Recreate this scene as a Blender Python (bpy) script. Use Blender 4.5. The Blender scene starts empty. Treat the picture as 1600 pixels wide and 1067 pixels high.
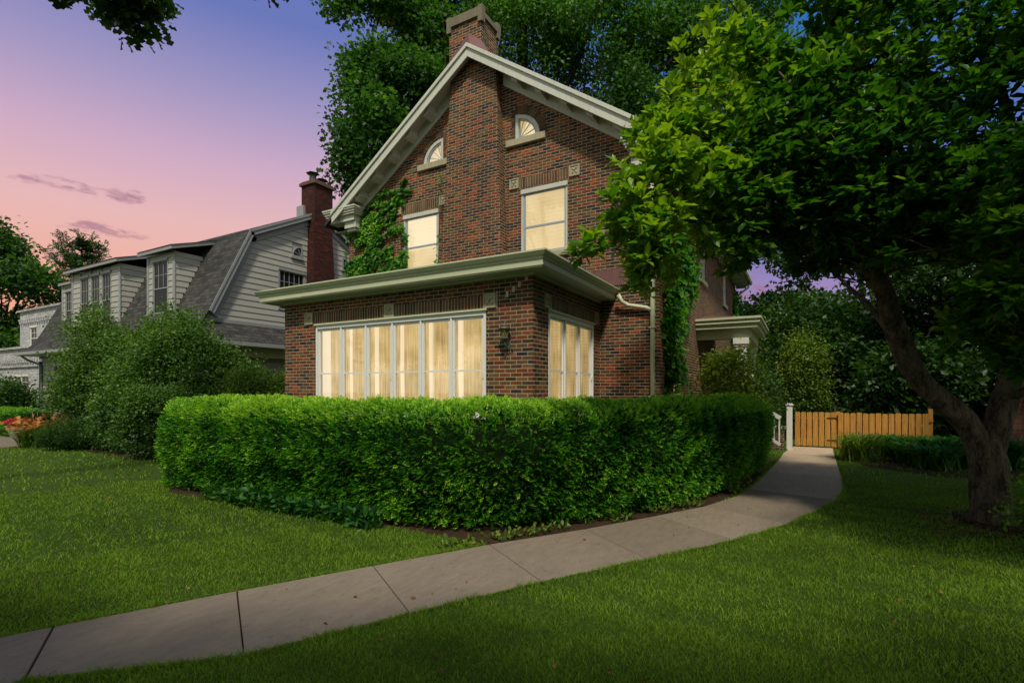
import bpy, math, random
import numpy as np
from mathutils import Vector, Matrix
from mathutils.geometry import tessellate_polygon
rnd = random.Random(7)
RS = np.random.RandomState(11)
scene = bpy.context.scene
col = scene.collection
PI = math.pi

# ------------------------------------------------------------------ helpers
def tag(o, label=None, cat=None, group=None, kind=None):
    if label: o['label'] = label
    if cat: o['category'] = cat
    if group: o['group'] = group
    if kind: o['kind'] = kind
    return o

def thing(name, loc, label, cat, group=None):
    o = bpy.data.objects.new(name, None); col.objects.link(o)
    o.location = loc; o.empty_display_size = .3
    return tag(o, label, cat, group)

def smooth01(x): 
    x = np.clip(x, 0, 1); return x*x*(3-2*x)

class MB:
    """collects polygons (world coordinates) and metre UVs"""
    def __init__(s): s.v = []; s.f = []; s.uv = []; s.sm = []
    def face(s, pts, uv=None, sm=False, off=(0, 0)):
        i = len(s.v); pts = [Vector(p) for p in pts]; s.v += pts
        s.f.append(list(range(i, i+len(pts)))); s.sm.append(sm)
        if uv is None:
            n = Vector((0, 0, 0))
            for k in range(len(pts)):
                a, b = pts[k], pts[(k+1) % len(pts)]; n += a.cross(b)
            if n.length < 1e-12: n = Vector((0, 0, 1))
            n.normalize()
            if abs(n.z) > .97: uv = [(p.x, p.y) for p in pts]
            else:
                t = Vector((0, 0, 1)).cross(n).normalized(); b = n.cross(t)
                uv = [(p.dot(t)+off[0], p.dot(b)+off[1]) for p in pts]
        s.uv.append(uv)
    def hexa(s, c, **k):
        """8 corners: 0-3 bottom loop ccw seen from above, 4-7 top"""
        for q in ((3, 2, 1, 0), (4, 5, 6, 7), (0, 1, 5, 4), (1, 2, 6, 5), (2, 3, 7, 6), (3, 0, 4, 7)):
            s.face([c[i] for i in q], **k)
    def box(s, x0, x1, y0, y1, z0, z1, **k):
        if x0 > x1: x0, x1 = x1, x0
        if y0 > y1: y0, y1 = y1, y0
        if z0 > z1: z0, z1 = z1, z0
        s.hexa([(x0, y0, z0), (x1, y0, z0), (x1, y1, z0), (x0, y1, z0), (x0, y0, z1), (x1, y0, z1), (x1, y1, z1), (x0, y1, z1)], **k)
    def bar(s, a, b, w, h, up=(0, 0, 1)):
        a = Vector(a); b = Vector(b); d = (b-a).normalized(); u = Vector(up)
        x = d.cross(u).normalized()*w/2; y = x.cross(d).normalized()*h/2
        s.hexa([a-x-y, b-x-y, b+x-y, a+x-y, a-x+y, b-x+y, b+x+y, a+x+y][:8])
    def tube(s, pts, rads, n=8, cap=True, wob=0):
        pts = [Vector(p) for p in pts]; rings = []
        ref = Vector((0.3, 0.1, 1)).normalized(); acc = 0; prev = None
        for i, p in enumerate(pts):
            d = (pts[min(i+1, len(pts)-1)]-pts[max(i-1, 0)])
            if d.length < 1e-9: d = Vector((0, 0, 1))
            d.normalize()
            if prev is None:
                x = d.cross(ref)
                if x.length < .1: x = d.cross(Vector((1, 0, 0)))
                x.normalize()
            else: x = (prev-d*prev.dot(d)).normalized()
            prev = x; y = d.cross(x)
            if i: acc += (p-pts[i-1]).length
            r = rads[i] if hasattr(rads, '__len__') else rads
            rings.append([(p+(x*math.cos(2*PI*k/n)+y*math.sin(2*PI*k/n))*r*(1+wob*math.sin(k*2.1+acc*5)), acc, r) for k in range(n)])
        base = len(s.v)
        for R_ in rings:
            for q in R_: s.v.append(q[0])
        for i in range(len(rings)-1):
            for k in range(n):
                k2 = (k+1) % n
                s.f.append([base+i*n+k, base+i*n+k2, base+(i+1)*n+k2, base+(i+1)*n+k]); s.sm.append(True)
                r = rings[i][0][2]; c = 2*PI*r/n
                s.uv.append([(k*c, rings[i][k][1]), ((k+1)*c, rings[i][k][1]), ((k+1)*c, rings[i+1][k][1]), (k*c, rings[i+1][k][1])])
        if cap:
            for ring, rev in ((0, True), (len(rings)-1, False)):
                ids = [base+ring*n+k for k in range(n)]
                if rev: ids = ids[::-1]
                s.f.append(ids); s.sm.append(False); s.uv.append([(0, 0)]*n)
    def poly(s, outer, holes, to3, reveal=None, **k):
        """flat polygon with holes; to3 maps (a,z,n) to world"""
        loops = [[Vector((a, z, 0)) for a, z in outer]]+[[Vector((a, z, 0)) for a, z in h] for h in holes]
        flat = [p for l in loops for p in l]
        for t in tessellate_polygon(loops):
            P = [flat[i] for i in t]
            ar = (P[1].x-P[0].x)*(P[2].y-P[0].y)-(P[1].y-P[0].y)*(P[2].x-P[0].x)
            if ar < 0: P = P[::-1]
            s.face([to3(p.x, p.y, 0) for p in P], **k)
        if reveal:
            for h in holes:
                for i in range(len(h)):
                    a, b = h[i], h[(i+1) % len(h)]
                    s.face([to3(a[0], a[1], 0), to3(b[0], b[1], 0), to3(b[0], b[1], -reveal), to3(a[0], a[1], -reveal)], **k)
    def build(s, name, mat, parent=None, bevel=0):
        me = bpy.data.meshes.new(name)
        org = Vector(parent_loc(parent)) if parent else Vector((0, 0, 0))
        me.from_pydata([v-org for v in s.v], [], s.f)
        l = me.uv_layers.new(name='uv'); fl = [c for u in s.uv for q in u for c in q]
        l.data.foreach_set('uv', fl)
        me.polygons.foreach_set('use_smooth', s.sm)
        me.materials.append(mat); me.update()
        o = bpy.data.objects.new(name, me); col.objects.link(o)
        if parent: o.parent = parent
        if bevel:
            w = o.modifiers.new('w', 'WELD'); w.merge_threshold = .0004
            m = o.modifiers.new('b', 'BEVEL'); m.width = bevel; m.segments = 2; m.limit_method = 'ANGLE'
            m.angle_limit = math.radians(40)
        return o

def parent_loc(p):
    v = Vector((0, 0, 0))
    while p is not None: v = v+p.location; p = p.parent
    return v

def np_mesh(name, V, faces_n, idx, mat, parent=None, tint=None, smooth=False):
    """V (n,3); idx flat loop indices with constant polygon size faces_n"""
    me = bpy.data.meshes.new(name)
    org = np.array(parent_loc(parent)) if parent else np.zeros(3)
    V = (V-org).astype(np.float32)
    me.vertices.add(len(V)); me.vertices.foreach_set('co', V.ravel())
    npoly = len(idx)//faces_n
    me.loops.add(len(idx)); me.loops.foreach_set('vertex_index', np.asarray(idx, np.int32))
    me.polygons.add(npoly)
    me.polygons.foreach_set('loop_start', np.arange(0, npoly*faces_n, faces_n, dtype=np.int32))
    me.polygons.foreach_set('loop_total', np.full(npoly, faces_n, np.int32))
    if tint is not None:
        a = me.attributes.new('tint', 'FLOAT', 'POINT'); a.data.foreach_set('value', tint.astype(np.float32))
    me.update(calc_edges=True)
    if smooth: me.polygons.foreach_set('use_smooth', [True]*npoly)
    me.materials.append(mat)
    o = bpy.data.objects.new(name, me); col.objects.link(o)
    if parent: o.parent = parent
    return o

# leaf templates: (verts (k,3) x=width y=length z=normal, tris)
T_DIAMOND = (np.array([[0, 0, 0], [-.32, .45, .09], [.32, .45, .09], [0, 1, -.03]]), np.array([[0, 3, 1], [0, 2, 3]]))
T_OVAL = (np.array([[0, 0, 0], [-.2, .3, .05], [.2, .3, .05], [-.27, .65, .05], [.27, .65, .05], [0, 1, -.1], [0, .5, -.03]]),
          np.array([[0, 6, 1], [0, 2, 6], [1, 6, 3], [2, 4, 6], [3, 6, 5], [4, 5, 6]]))
T_MAPLE = (np.array([[0, 0, 0], [-.5, .25, .08], [-.22, .5, 0], [-.42, .8, .05], [0, 1, -.1], [.42, .8, .05], [.22, .5, 0], [.5, .25, .08]]),
           np.array([[0, 2, 1], [0, 4, 2], [2, 4, 3], [0, 6, 4], [6, 5, 4], [0, 7, 6]]))
def sprig(nl=7, w=.13, ll=.42):
    v = []; t = []
    for i in range(nl):
        y = i/nl*.75; s = -1 if i % 2 else 1
        b = len(v); a = .75
        v += [[0, y, 0], [s*ll*math.sin(a), y+ll*math.cos(a), .06*((i % 3)-1)], [s*.02+s*w*.2, y+w, .05]]
        t.append([b, b+1, b+2] if s < 0 else [b, b+2, b+1])
        v[-1] = [s*(ll*.45*math.sin(a)-.0), y+ll*.45*math.cos(a)+w, .07]
    b = len(v); v += [[-.07, .7, 0], [.07, .7, 0], [0, 1.05, 0]]; t.append([b, b+1, b+2])
    return np.array(v), np.array(t)
T_YEW = sprig()
T_BLADE = (np.array([[-.06, 0, 0], [.06, 0, 0], [-.05, .55, .05], [.05, .55, .05], [0, 1, .22]]), np.array([[0, 1, 3], [0, 3, 2], [2, 3, 4]]))

def norm(a): return a/np.maximum(np.linalg.norm(a, axis=-1, keepdims=True), 1e-9)

def leaves(P, D, size, tpl, roll=.6, wid=1.0, up=None):
    """place template at P pointing along D, normal as near to 'up' as possible with random roll"""
    n = len(P); D = norm(D)
    U = np.tile(np.array([0, 0, 1.]), (n, 1)) if up is None else up
    U = U+RS.normal(0, roll, (n, 3))
    X = norm(np.cross(D, U)); Z = np.cross(X, D)
    tv, tt = tpl
    s = np.broadcast_to(np.asarray(size, float), (n,))[:, None, None]
    V = P[:, None, :]+s*(tv[None, :, 0:1]*wid*X[:, None, :]+tv[None, :, 1:2]*D[:, None, :]+tv[None, :, 2:3]*Z[:, None, :])
    k = len(tv); I = (tt[None]+(np.arange(n)*k)[:, None, None]).reshape(-1)
    return V.reshape(-1, 3), I, k

def foliage(name, P, D, size, tpl, mat, parent=None, tint=None, **k):
    V, I, kk = leaves(P, D, size, tpl, **k)
    if tint is None: tint = RS.uniform(0, 1, len(P))
    return np_mesh(name, V, 3, I, mat, parent, np.repeat(tint, kk))

def vnoise(P, sc, seed=0):
    """cheap smooth pseudo noise 0..1"""
    r = np.random.RandomState(seed); o = np.zeros(len(P))
    for _ in range(5):
        k = r.normal(0, 1, 3)*sc; o += np.sin(P@k+r.uniform(0, 6.28))
    return np.clip(.5+o/5.5, 0, 1)

def inpoly(x, y, poly):
    ins = np.zeros(len(x), bool); n = len(poly)
    for i in range(n):
        x0, y0 = poly[i]; x1, y1 = poly[(i+1) % n]
        if y0 == y1: continue
        c = ((y0 > y) != (y1 > y)) & (x < (x1-x0)*(y-y0)/(y1-y0)+x0)
        ins ^= c
    return ins

# ------------------------------------------------------------------ materials
def newmat(name):
    m = bpy.data.materials.new(name); m.use_nodes = True
    nt = m.node_tree; nt.nodes.clear()
    out = nt.nodes.new('ShaderNodeOutputMaterial')
    return m, nt, out
class N:
    def __init__(s, nt): s.nt = nt
    def n(s, t, **k):
        x = s.nt.nodes.new(t)
        ins = k.pop('ins', {})
        for a, b in k.items(): setattr(x, a, b)
        for a, b in ins.items():
            if isinstance(b, bpy.types.NodeSocket): s.nt.links.new(b, x.inputs[a])
            else: x.inputs[a].default_value = b
        return x
    def math(s, op, a, b=None, c=None):
        ins = {0: a}
        if b is not None: ins[1] = b
        if c is not None: ins[2] = c
        return s.n('ShaderNodeMath', operation=op, ins=ins).outputs[0]
    def ramp(s, fac, stops, interp='LINEAR'):
        r = s.n('ShaderNodeValToRGB'); r.color_ramp.interpolation = interp
        e = r.color_ramp.elements
        while len(e) < len(stops): e.new(.5)
        for i, (p, c) in enumerate(stops): e[i].position = p; e[i].color = (*c, 1) if len(c) == 3 else c
        if fac is not None: s.nt.links.new(fac, r.inputs[0])
        return r.outputs[0]
    def mix(s, f, a, b, bt='MIX'):
        x = s.n('ShaderNodeMix', data_type='RGBA', blend_type=bt)
        for i, q in ((0, f), (6, a), (7, b)):
            if isinstance(q, bpy.types.NodeSocket): s.nt.links.new(q, x.inputs[i])
            else: x.inputs[i].default_value = q if i == 0 else ((*q, 1) if len(q) == 3 else q)
        return x.outputs[2]
    def noise(s, sc, det=4, rough=.55, vec=None, dim='3D'):
        x = s.n('ShaderNodeTexNoise', noise_dimensions=dim, ins={'Scale': sc, 'Detail': det, 'Roughness': rough})
        if vec is not None: s.nt.links.new(vec, x.inputs['Vector'])
        return x.outputs[0]
    def bsdf(s, color, rough=.6, bump=None, bs=.3, bd=.01, spec=.4, **extra):
        ins = {'Base Color': color if isinstance(color, bpy.types.NodeSocket) else (*color, 1), 'Roughness': rough, 'Specular IOR Level': spec}
        ins.update(extra)
        if bump is not None:
            b = s.n('ShaderNodeBump', ins={'Strength': bs, 'Distance': bd, 'Height': bump}).outputs[0]
            ins['Normal'] = b
        return s.n('ShaderNodeBsdfPrincipled', ins=ins).outputs[0]
    def pos(s): return s.n('ShaderNodeNewGeometry').outputs['Position']
    def uv(s): return s.n('ShaderNodeUVMap', uv_map='uv').outputs[0]
def fin(m, nt, out, sh): nt.links.new(sh, out.inputs[0]); return m

BRICKS = [(.0, (.150, .036, .017)), (.18, (.088, .052, .025)), (.33, (.040, .025, .023)), (.49, (.120, .068, .029)), (.63, (.215, .050, .020)), (.75, (.082, .038, .023)), (.87, (.026, .020, .024))]
def brick_mat(name, bw=.213, bh=.0677, swap=False, stops=BRICKS, mortar=(.50, .42, .26), gain=1.0, mw=.0085):
    m, nt, out = newmat(name); k = N(nt)
    sep = k.n('ShaderNodeSeparateXYZ', ins={0: k.uv()})
    wob = k.math('MULTIPLY', k.math('SUBTRACT', k.noise(14, 2), .5), .006)
    U, V = k.math('ADD', sep.outputs[0], wob), k.math('ADD', sep.outputs[1], wob)
    if swap: U, V = V, U; 
    row = k.math('FLOOR', k.math('DIVIDE', V, bh))
    sh = k.math('MULTIPLY', k.math('MODULO', k.math('ABSOLUTE', row), 2.0), .0 if swap else .5)
    uu = k.math('ADD', k.math('DIVIDE', U, bw), sh)
    if swap: uu = k.math('ADD', k.math('DIVIDE', U, 50.0), .5)
    ce = k.math('FLOOR', uu)
    wn = k.n('ShaderNodeTexWhiteNoise', noise_dimensions='2D', ins={0: k.n('ShaderNodeCombineXYZ', ins={0: ce, 1: row}).outputs[0]})
    c = k.ramp(wn.outputs[0], stops, 'CONSTANT')
    fu = k.math('MULTIPLY', k.math('FRACT', uu), bw); fv = k.math('MULTIPLY', k.math('FRACT', k.math('DIVIDE', V, bh)), bh)
    du = k.math('MINIMUM', fu, k.math('SUBTRACT', bw, fu)); dv = k.math('MINIMUM', fv, k.math('SUBTRACT', bh, fv))
    if swap: d = dv
    else: d = k.math('MINIMUM', du, dv)
    mask = k.n('ShaderNodeMapRange', interpolation_type='SMOOTHSTEP', ins={0: d, 1: mw*.42, 2: mw*.42+.0035}).outputs[0]   # 1 on the brick
    var = k.ramp(k.noise(60, 4, .7), [(.3, (.62, .62, .62)), (.7, (1.3, 1.3, 1.3))])
    c = k.mix(1.0, c, var, 'MULTIPLY')
    val2 = k.n('ShaderNodeSeparateColor', ins={0: wn.outputs[1]}).outputs[1]
    c = k.mix(.75, c, k.ramp(val2, [(0, (.68, .68, .68)), (1, (1.35, 1.35, 1.35))]), 'MULTIPLY')
    mor = k.mix(k.noise(9, 4), tuple(x*.62 for x in mortar), mortar)
    c = k.mix(mask, mor, c)
    stain = k.ramp(k.noise(.9, 5, .6), [(.3, (.74*gain, .72*gain, .70*gain)), (.65, (1.12*gain, 1.1*gain, 1.06*gain))])
    c = k.mix(1.0, c, stain, 'MULTIPLY')
    h = k.math('ADD', mask, k.math('MULTIPLY', k.noise(90, 3), .35))
    h = k.math('ADD', h, k.math('MULTIPLY', val2, .35))
    return fin(m, nt, out, k.bsdf(c, .82, h, .8, .008, spec=.25))

def simple(name, c, rough=.55, ns=8, var=.18, bs=.15, spec=.4, metallic=0, streak=0, bd=.004):
    m, nt, out = newmat(name); k = N(nt)
    n1 = k.noise(ns, 5, .65); n2 = k.noise(ns*9, 3)
    f = k.math('ADD', k.math('MULTIPLY', n1, .7), k.math('MULTIPLY', n2, .3))
    cc = k.mix(f, tuple(x*(1-var*1.6) for x in c), tuple(min(1, x*(1+var)) for x in c))
    if streak:
        mp = k.n('ShaderNodeMapping', ins={0: k.pos(), 'Scale': (9, 9, .7)}).outputs[0]
        st = k.ramp(k.noise(1.6, 6, .7, mp), [(.45, (1, 1, 1)), (.75, (1-streak, 1-streak, 1-streak*1.1))])
        cc = k.mix(1.0, cc, st, 'MULTIPLY')
    return fin(m, nt, out, k.bsdf(cc, rough, f, bs, bd, spec, Metallic=metallic))

def leaf_mat(name, c0, c1, c2, trans=.4, rough=.45, spec=.35, tc=None, gain=1):
    """c0 dark, c1 mid, c2 bright for young leaves and painted sun, picked by the leaf's own tint"""
    m, nt, out = newmat(name); k = N(nt)
    at = k.n('ShaderNodeAttribute', attribute_name='tint').outputs['Fac']
    cl = k.noise(1.3, 3, .6)
    f = k.math('ADD', k.math('MULTIPLY', at, .75), k.math('MULTIPLY', k.math('SUBTRACT', cl, .5), .9))
    g = lambda c: tuple(x*gain for x in c)
    c = k.ramp(f, [(.05, g(c0)), (.45, g(c1)), (.9, g(c2))])
    p = k.bsdf(c, rough, spec=spec)
    tcol = k.mix(1.0, c, tc or (1.5, 1.6, .45), 'MULTIPLY')
    t = k.n('ShaderNodeBsdfTranslucent', ins={0: tcol}).outputs[0]
    mx = k.n('ShaderNodeMixShader', ins={0: trans, 1: p, 2: t}).outputs[0]
    return fin(m, nt, out, mx)

M = {}
M['brick'] = brick_mat('house brick')
M['soldier'] = brick_mat('soldier brick', swap=True, stops=[(0, (.085, .055, .034)), (.3, (.13, .085, .05)), (.6, (.055, .038, .03)), (.8, (.14, .055, .03))])
M['chimbrick'] = brick_mat('neighbour chimney brick', stops=[(0, (.058, .013, .009)), (.3, (.040, .010, .008)), (.6, (.075, .018, .011)), (.8, (.032, .009, .008))], mortar=(.045, .02, .016))
M['redbrick'] = brick_mat('red brick', stops=[(0, (.06, .022, .016)), (.5, (.05, .020, .015)), (.8, (.075, .026, .018))], mortar=(.09, .075, .06))
M['whitebrick'] = brick_mat('painted brick', stops=[(0, (.42, .43, .45)), (.4, (.45, .46, .48)), (.7, (.40, .41, .43))], mortar=(.33, .34, .36))
M['limestone'] = simple('limestone', (.40, .365, .25), .85, 14, .25, .4, .2, streak=.25)
M['trim'] = simple('weathered cream trim', (.52, .53, .46), .5, 5, .08, .1, .35, streak=.16)
M['greentrim'] = simple('pale green grey trim', (.47, .50, .33), .45, 4, .10, .08, .4, streak=.06)
M['whitewood'] = simple('white window wood', (.68, .69, .66), .42, 7, .06, .05, .4, streak=.03)
M['bluegrey'] = simple('blue grey storm sash', (.27, .34, .39), .4, 7, .08, .05, .45)
M['greytrim'] = simple('neighbour grey trim', (.25, .265, .27), .5, 5, .08, .08, .35, streak=.12)
M['darkstone'] = simple('weathered cap stone', (.19, .165, .115), .85, 10, .3, .4, .2, streak=.3)
M['copper'] = simple('aged copper flashing', (.15, .065, .06), .5, 5, .25, .15, .5, streak=.3)
M['iron'] = simple('dark iron', (.018, .02, .018), .45, 20, .2, .2, .5)
M['verdigris'] = simple('verdigris metal', (.07, .09, .07), .5, 30, .3, .2, .5)
M['pot'] = simple('grey planter concrete', (.30, .28, .25), .8, 14, .2, .3)
M['soil'] = simple('bare soil', (.042, .026, .016), .95, 12, .45, 1.0, .1, bd=.04)
M['mortarpatch'] = simple('repointed mortar', (.50, .46, .38), .9, 30, .2, .5, .1)
M['postwhite'] = simple('white painted post', (.62, .61, .56), .5, 6, .06, .1, .3, streak=.15)

def bark_mat(name, a, b, sc=9):
    m, nt, out = newmat(name); k = N(nt)
    mp = k.n('ShaderNodeMapping', ins={0: k.pos(), 'Scale': (1, 1, .35)}).outputs[0]
    f = k.noise(sc, 7, .7, mp); g = k.noise(sc*5, 5, .6, mp)
    h = k.math('ADD', f, k.math('MULTIPLY', g, .5))
    c = k.ramp(f, [(.3, a), (.65, b)])
    l = k.ramp(k.noise(3.2, 4, .6), [(.55, (1, 1, 1)), (.68, (1.5, 1.55, 1.35))])
    c = k.mix(1.0, c, l, 'MULTIPLY')
    return fin(m, nt, out, k.bsdf(k.mix(1.0, c, k.ramp(k.math('ADD', k.math('MULTIPLY', f, .4), k.math('MULTIPLY', g, .6)), [(.40, (.45, .43, .40)), (.50, (1, 1, 1)), (.62, (1.35, 1.33, 1.3))]), 'MULTIPLY'), .9, h, 1.0, .06, .15))
M['bark'] = bark_mat('grey brown bark', (.032, .026, .018), (.135, .110, .080))
M['darkbark'] = bark_mat('dark bark', (.012, .010, .008), (.04, .032, .025), 5)

def shingle_mat():
    m, nt, out = newmat('asphalt shingle'); k = N(nt)
    b = k.n('ShaderNodeTexBrick', offset=.5, ins={'Vector': k.uv(), 'Color1': (.038, .038, .038, 1), 'Color2': (.078, .076, .072, 1), 'Mortar': (.018, .018, .018, 1), 'Scale': 1.0, 'Mortar Size': .008, 'Mortar Smooth': .3, 'Bias': -.1, 'Brick Width': .30, 'Row Height': .145})
    c = k.mix(1.0, b.outputs[0], k.ramp(k.noise(40, 5, .8), [(.3, (.6, .6, .6)), (.7, (1.35, 1.35, 1.35))]), 'MULTIPLY')
    c = k.mix(1.0, c, k.ramp(k.noise(.8, 4), [(.3, (.8, .8, .8)), (.7, (1.15, 1.15, 1.12))]), 'MULTIPLY')
    h = k.math('SUBTRACT', k.math('MULTIPLY', k.noise(120, 3), .3), b.outputs[1])
    return fin(m, nt, out, k.bsdf(c, .9, h, .7, .01, .2))
M['shingle'] = shingle_mat()
def siding_mat():
    m, nt, out = newmat('cream clapboard'); k = N(nt)
    mp = k.n('ShaderNodeMapping', ins={0: k.pos(), 'Scale': (.6, .6, 6)}).outputs[0]
    c = k.mix(k.noise(3, 5, .6, mp), (.30, .295, .27), (.38, .372, .34))
    return fin(m, nt, out, k.bsdf(c, .6, k.noise(25, 3, .5, mp), .15, .004))
M['siding'] = siding_mat()
def concrete_mat():
    m, nt, out = newmat('sidewalk concrete'); k = N(nt)
    big = k.noise(.8, 6, .65); mid = k.noise(7, 6, .7); fine = k.noise(90, 4, .7); sp = k.noise(260, 2, .5)
    c = k.ramp(big, [(.3, (.175, .142, .104)), (.55, (.205, .170, .128)), (.75, (.240, .203, .156))])
    c = k.mix(1.0, c, k.ramp(mid, [(.3, (.91, .90, .89)), (.7, (1.07, 1.07, 1.07))]), 'MULTIPLY')
    c = k.mix(1.0, c, k.ramp(fine, [(.3, (.86, .86, .86)), (.7, (1.10, 1.10, 1.10))]), 'MULTIPLY')
    c = k.mix(1.0, c, k.ramp(sp, [(.26, (.65, .63, .6)), (.36, (1, 1, 1)), (.66, (1, 1, 1)), (.75, (1.25, 1.25, 1.25))]), 'MULTIPLY')
    c = k.mix(1.0, c, k.ramp(k.noise(2.1, 5, .7), [(.30, (.88, .87, .85)), (.50, (1, 1, 1))]), 'MULTIPLY')
    at = k.n('ShaderNodeAttribute', attribute_name='tint').outputs['Fac']
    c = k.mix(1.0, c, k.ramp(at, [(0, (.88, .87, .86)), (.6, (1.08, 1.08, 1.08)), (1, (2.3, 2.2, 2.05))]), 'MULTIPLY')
    h = k.math('ADD', k.math('MULTIPLY', fine, .5), k.math('ADD', sp, k.math('MULTIPLY', mid, .8)))
    return fin(m, nt, out, k.bsdf(c, .85, h, .45, .006, .25))
M['concrete'] = concrete_mat()
def lawn_mat():
    m, nt, out = newmat('turf soil'); k = N(nt)
    c = k.ramp(k.noise(30, 6, .7), [(.3, (.022, .045, .006)), (.7, (.070, .125, .014))])
    return fin(m, nt, out, k.bsdf(c, .95, k.noise(45, 5), .8, .03, .1))
M['lawn'] = lawn_mat()
def wood_mat(name, a, b, c_, axis=(30, 30, 1.6)):
    m, nt, out = newmat(name); k = N(nt)
    at = k.n('ShaderNodeAttribute', attribute_name='tint').outputs['Fac']
    mp = k.n('ShaderNodeMapping', ins={0: k.pos(), 'Scale': axis}).outputs[0]
    f = k.noise(1.3, 6, .65, mp)
    c = k.ramp(f, [(.3, a), (.5, b), (.7, c_)])
    kn = k.ramp(k.noise(5, 3), [(.0, (1, 1, 1)), (.66, (1, 1, 1)), (.74, (.5, .4, .35))])
    c = k.mix(1.0, c, kn, 'MULTIPLY')
    return fin(m, nt, out, k.bsdf(c, .65, f, .25, .004, .3))
M['cedar'] = wood_mat('new cedar pickets', (.25, .105, .020), (.42, .195, .035), (.54, .28, .058))
M['oldwood'] = wood_mat('weathered fence wood', (.06, .035, .022), (.10, .06, .04), (.14, .09, .065))

def glass_mat():
    m, nt, out = newmat('window glass'); k = N(nt)
    n = k.n('ShaderNodeBump', ins={'Strength': .06, 'Distance': .02, 'Height': k.noise(2.5, 2)}).outputs[0]
    fr = k.n('ShaderNodeFresnel', ins={0: 1.5, 'Normal': n}).outputs[0]
    f = k.math('MULTIPLY', fr, 2.2)
    g = k.n('ShaderNodeBsdfGlossy', ins={'Color': (1, 1, 1, 1), 'Roughness': .02, 'Normal': n}).outputs[0]
    t = k.n('ShaderNodeBsdfTransparent', ins={0: (.96, .97, .95, 1)}).outputs[0]
    return fin(m, nt, out, k.n('ShaderNodeMixShader', ins={0: f, 1: t, 2: g}).outputs[0])
M['glass'] = glass_mat()
def dark_glass():
    m, nt, out = newmat('dark window glass'); k = N(nt)
    return fin(m, nt, out, k.bsdf((.010, .011, .013), .10, k.noise(3, 2), .05, .02, .10))
M['darkglass'] = dark_glass()
def curtain_mat(name, base, e0, e1, scale=34, strength=1.0):
    """sheer cloth with room light painted in as glow, darker in thick folds"""
    m, nt, out = newmat(name); k = N(nt)
    at = k.n('ShaderNodeAttribute', attribute_name='tint').outputs['Fac']
    mp = k.n('ShaderNodeMapping', ins={0: k.pos(), 'Scale': (1, 1, .03)}).outputs[0]
    fold = k.noise(scale, 4, .55, mp); low = k.noise(2.2, 3, .5, k.pos())
    f = k.math('ADD', k.math('MULTIPLY', fold, .62), k.math('MULTIPLY', low, .38))
    f = k.math('ADD', f, k.math('MULTIPLY', k.math('SUBTRACT', k.noise(1.1, 2, .5, k.pos()), .5), .45)); c = k.ramp(f, [(.30, e0), (.68, e1)])  # lamp glow and fold shading are painted into the emission
    c = k.mix(at, c, (1.0, .84, .60))
    e = k.n('ShaderNodeEmission', ins={0: c, 1: strength}).outputs[0]
    d = k.n('ShaderNodeBsdfDiffuse', ins={0: (*base, 1)}).outputs[0]
    return fin(m, nt, out, k.n('ShaderNodeAddShader', ins={0: e, 1: d}).outputs[0])
M['curtain'] = curtain_mat('lit sheer curtain', (.30, .24, .14), (.30, .20, .070), (.80, .58, .27), strength=1.0)
M['blind'] = curtain_mat('lit window blind', (.35, .28, .18), (.56, .40, .17), (.74, .56, .28), scale=1.2)
M['room'] = curtain_mat('lit room wall', (.4, .3, .2), (.55, .35, .10), (.75, .50, .20), scale=2)

M['yew'] = leaf_mat('yew hedge foliage', (.005, .050, .003), (.070, .290, .010), (.400, .640, .035), .20, .5)
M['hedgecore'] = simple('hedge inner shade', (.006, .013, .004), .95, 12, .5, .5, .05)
M['magnolia'] = leaf_mat('magnolia leaves', (.012, .058, .007), (.060, .175, .014), (.300, .430, .028), .42, .42, .35)
M['maple'] = leaf_mat('maple leaves', (.016, .060, .010), (.055, .160, .024), (.170, .310, .045), .38, .55, .3)
M['far'] = leaf_mat('far tree leaves', (.014, .050, .009), (.040, .120, .016), (.120, .230, .028), .38, .5)
M['darkleaf'] = leaf_mat('shade tree leaves', (.009, .034, .005), (.028, .085, .010), (.100, .190, .024), .38, .45)
M['shrub'] = leaf_mat('viburnum leaves', (.020, .062, .010), (.062, .145, .020), (.170, .270, .040), .38, .5)
M['gold'] = leaf_mat('yellow green leaves', (.036, .080, .010), (.110, .190, .020), (.260, .330, .040), .4, .5)
M['ivy'] = leaf_mat('ivy leaves', (.014, .080, .008), (.050, .200, .014), (.200, .400, .022), .42, .45)
M['daylily'] = leaf_mat('daylily blades', (.040, .080, .012), (.110, .190, .025), (.240, .340, .060), .4, .45)
M['groundcover'] = leaf_mat('bed plant leaves', (.008, .050, .010), (.026, .120, .016), (.090, .220, .030), .35, .45)
M['grass'] = leaf_mat('lawn grass', (.060, .120, .010), (.150, .262, .018), (.260, .370, .036), .38, .6, .2)
M['orange'] = leaf_mat('orange petals', (.24, .085, .015), (.38, .16, .03), (.50, .26, .05), .3, .6, tc=(1.2, 1.1, .8))
M['red'] = leaf_mat('red petals', (.40, .015, .02), (.6, .03, .04), (.75, .08, .09), .2, .6, tc=(1.2, 1, 1))

# ------------------------------------------------------------------ ground
FAR = [(-5.70, -.6), (-5.07, .94), (-4.75, 1.60), (-4.22, 2.66), (-3.66, 3.70), (-3.03, 4.85), (-2.33, 5.97), (-1.72, 7.08), (-1.24, 8.0), (-.88, 9.1), (-.72, 10.3), (-.60, 12.0), (-.47, 14.0), (-.40, 15.8), (-.17, 17.86)]
NEAR = [(-4.75, -.3), (-4.03, 1.22), (-3.16, 2.04), (-2.64, 3.06), (-2.04, 4.15), (-1.36, 5.23), (-.66, 6.38), (-.14, 7.51), (.29, 8.77), (.50, 9.5), (.66, 10.6), (.72, 12.0), (.76, 14.0), (.80, 16.0), (.86, 17.86)]
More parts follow.
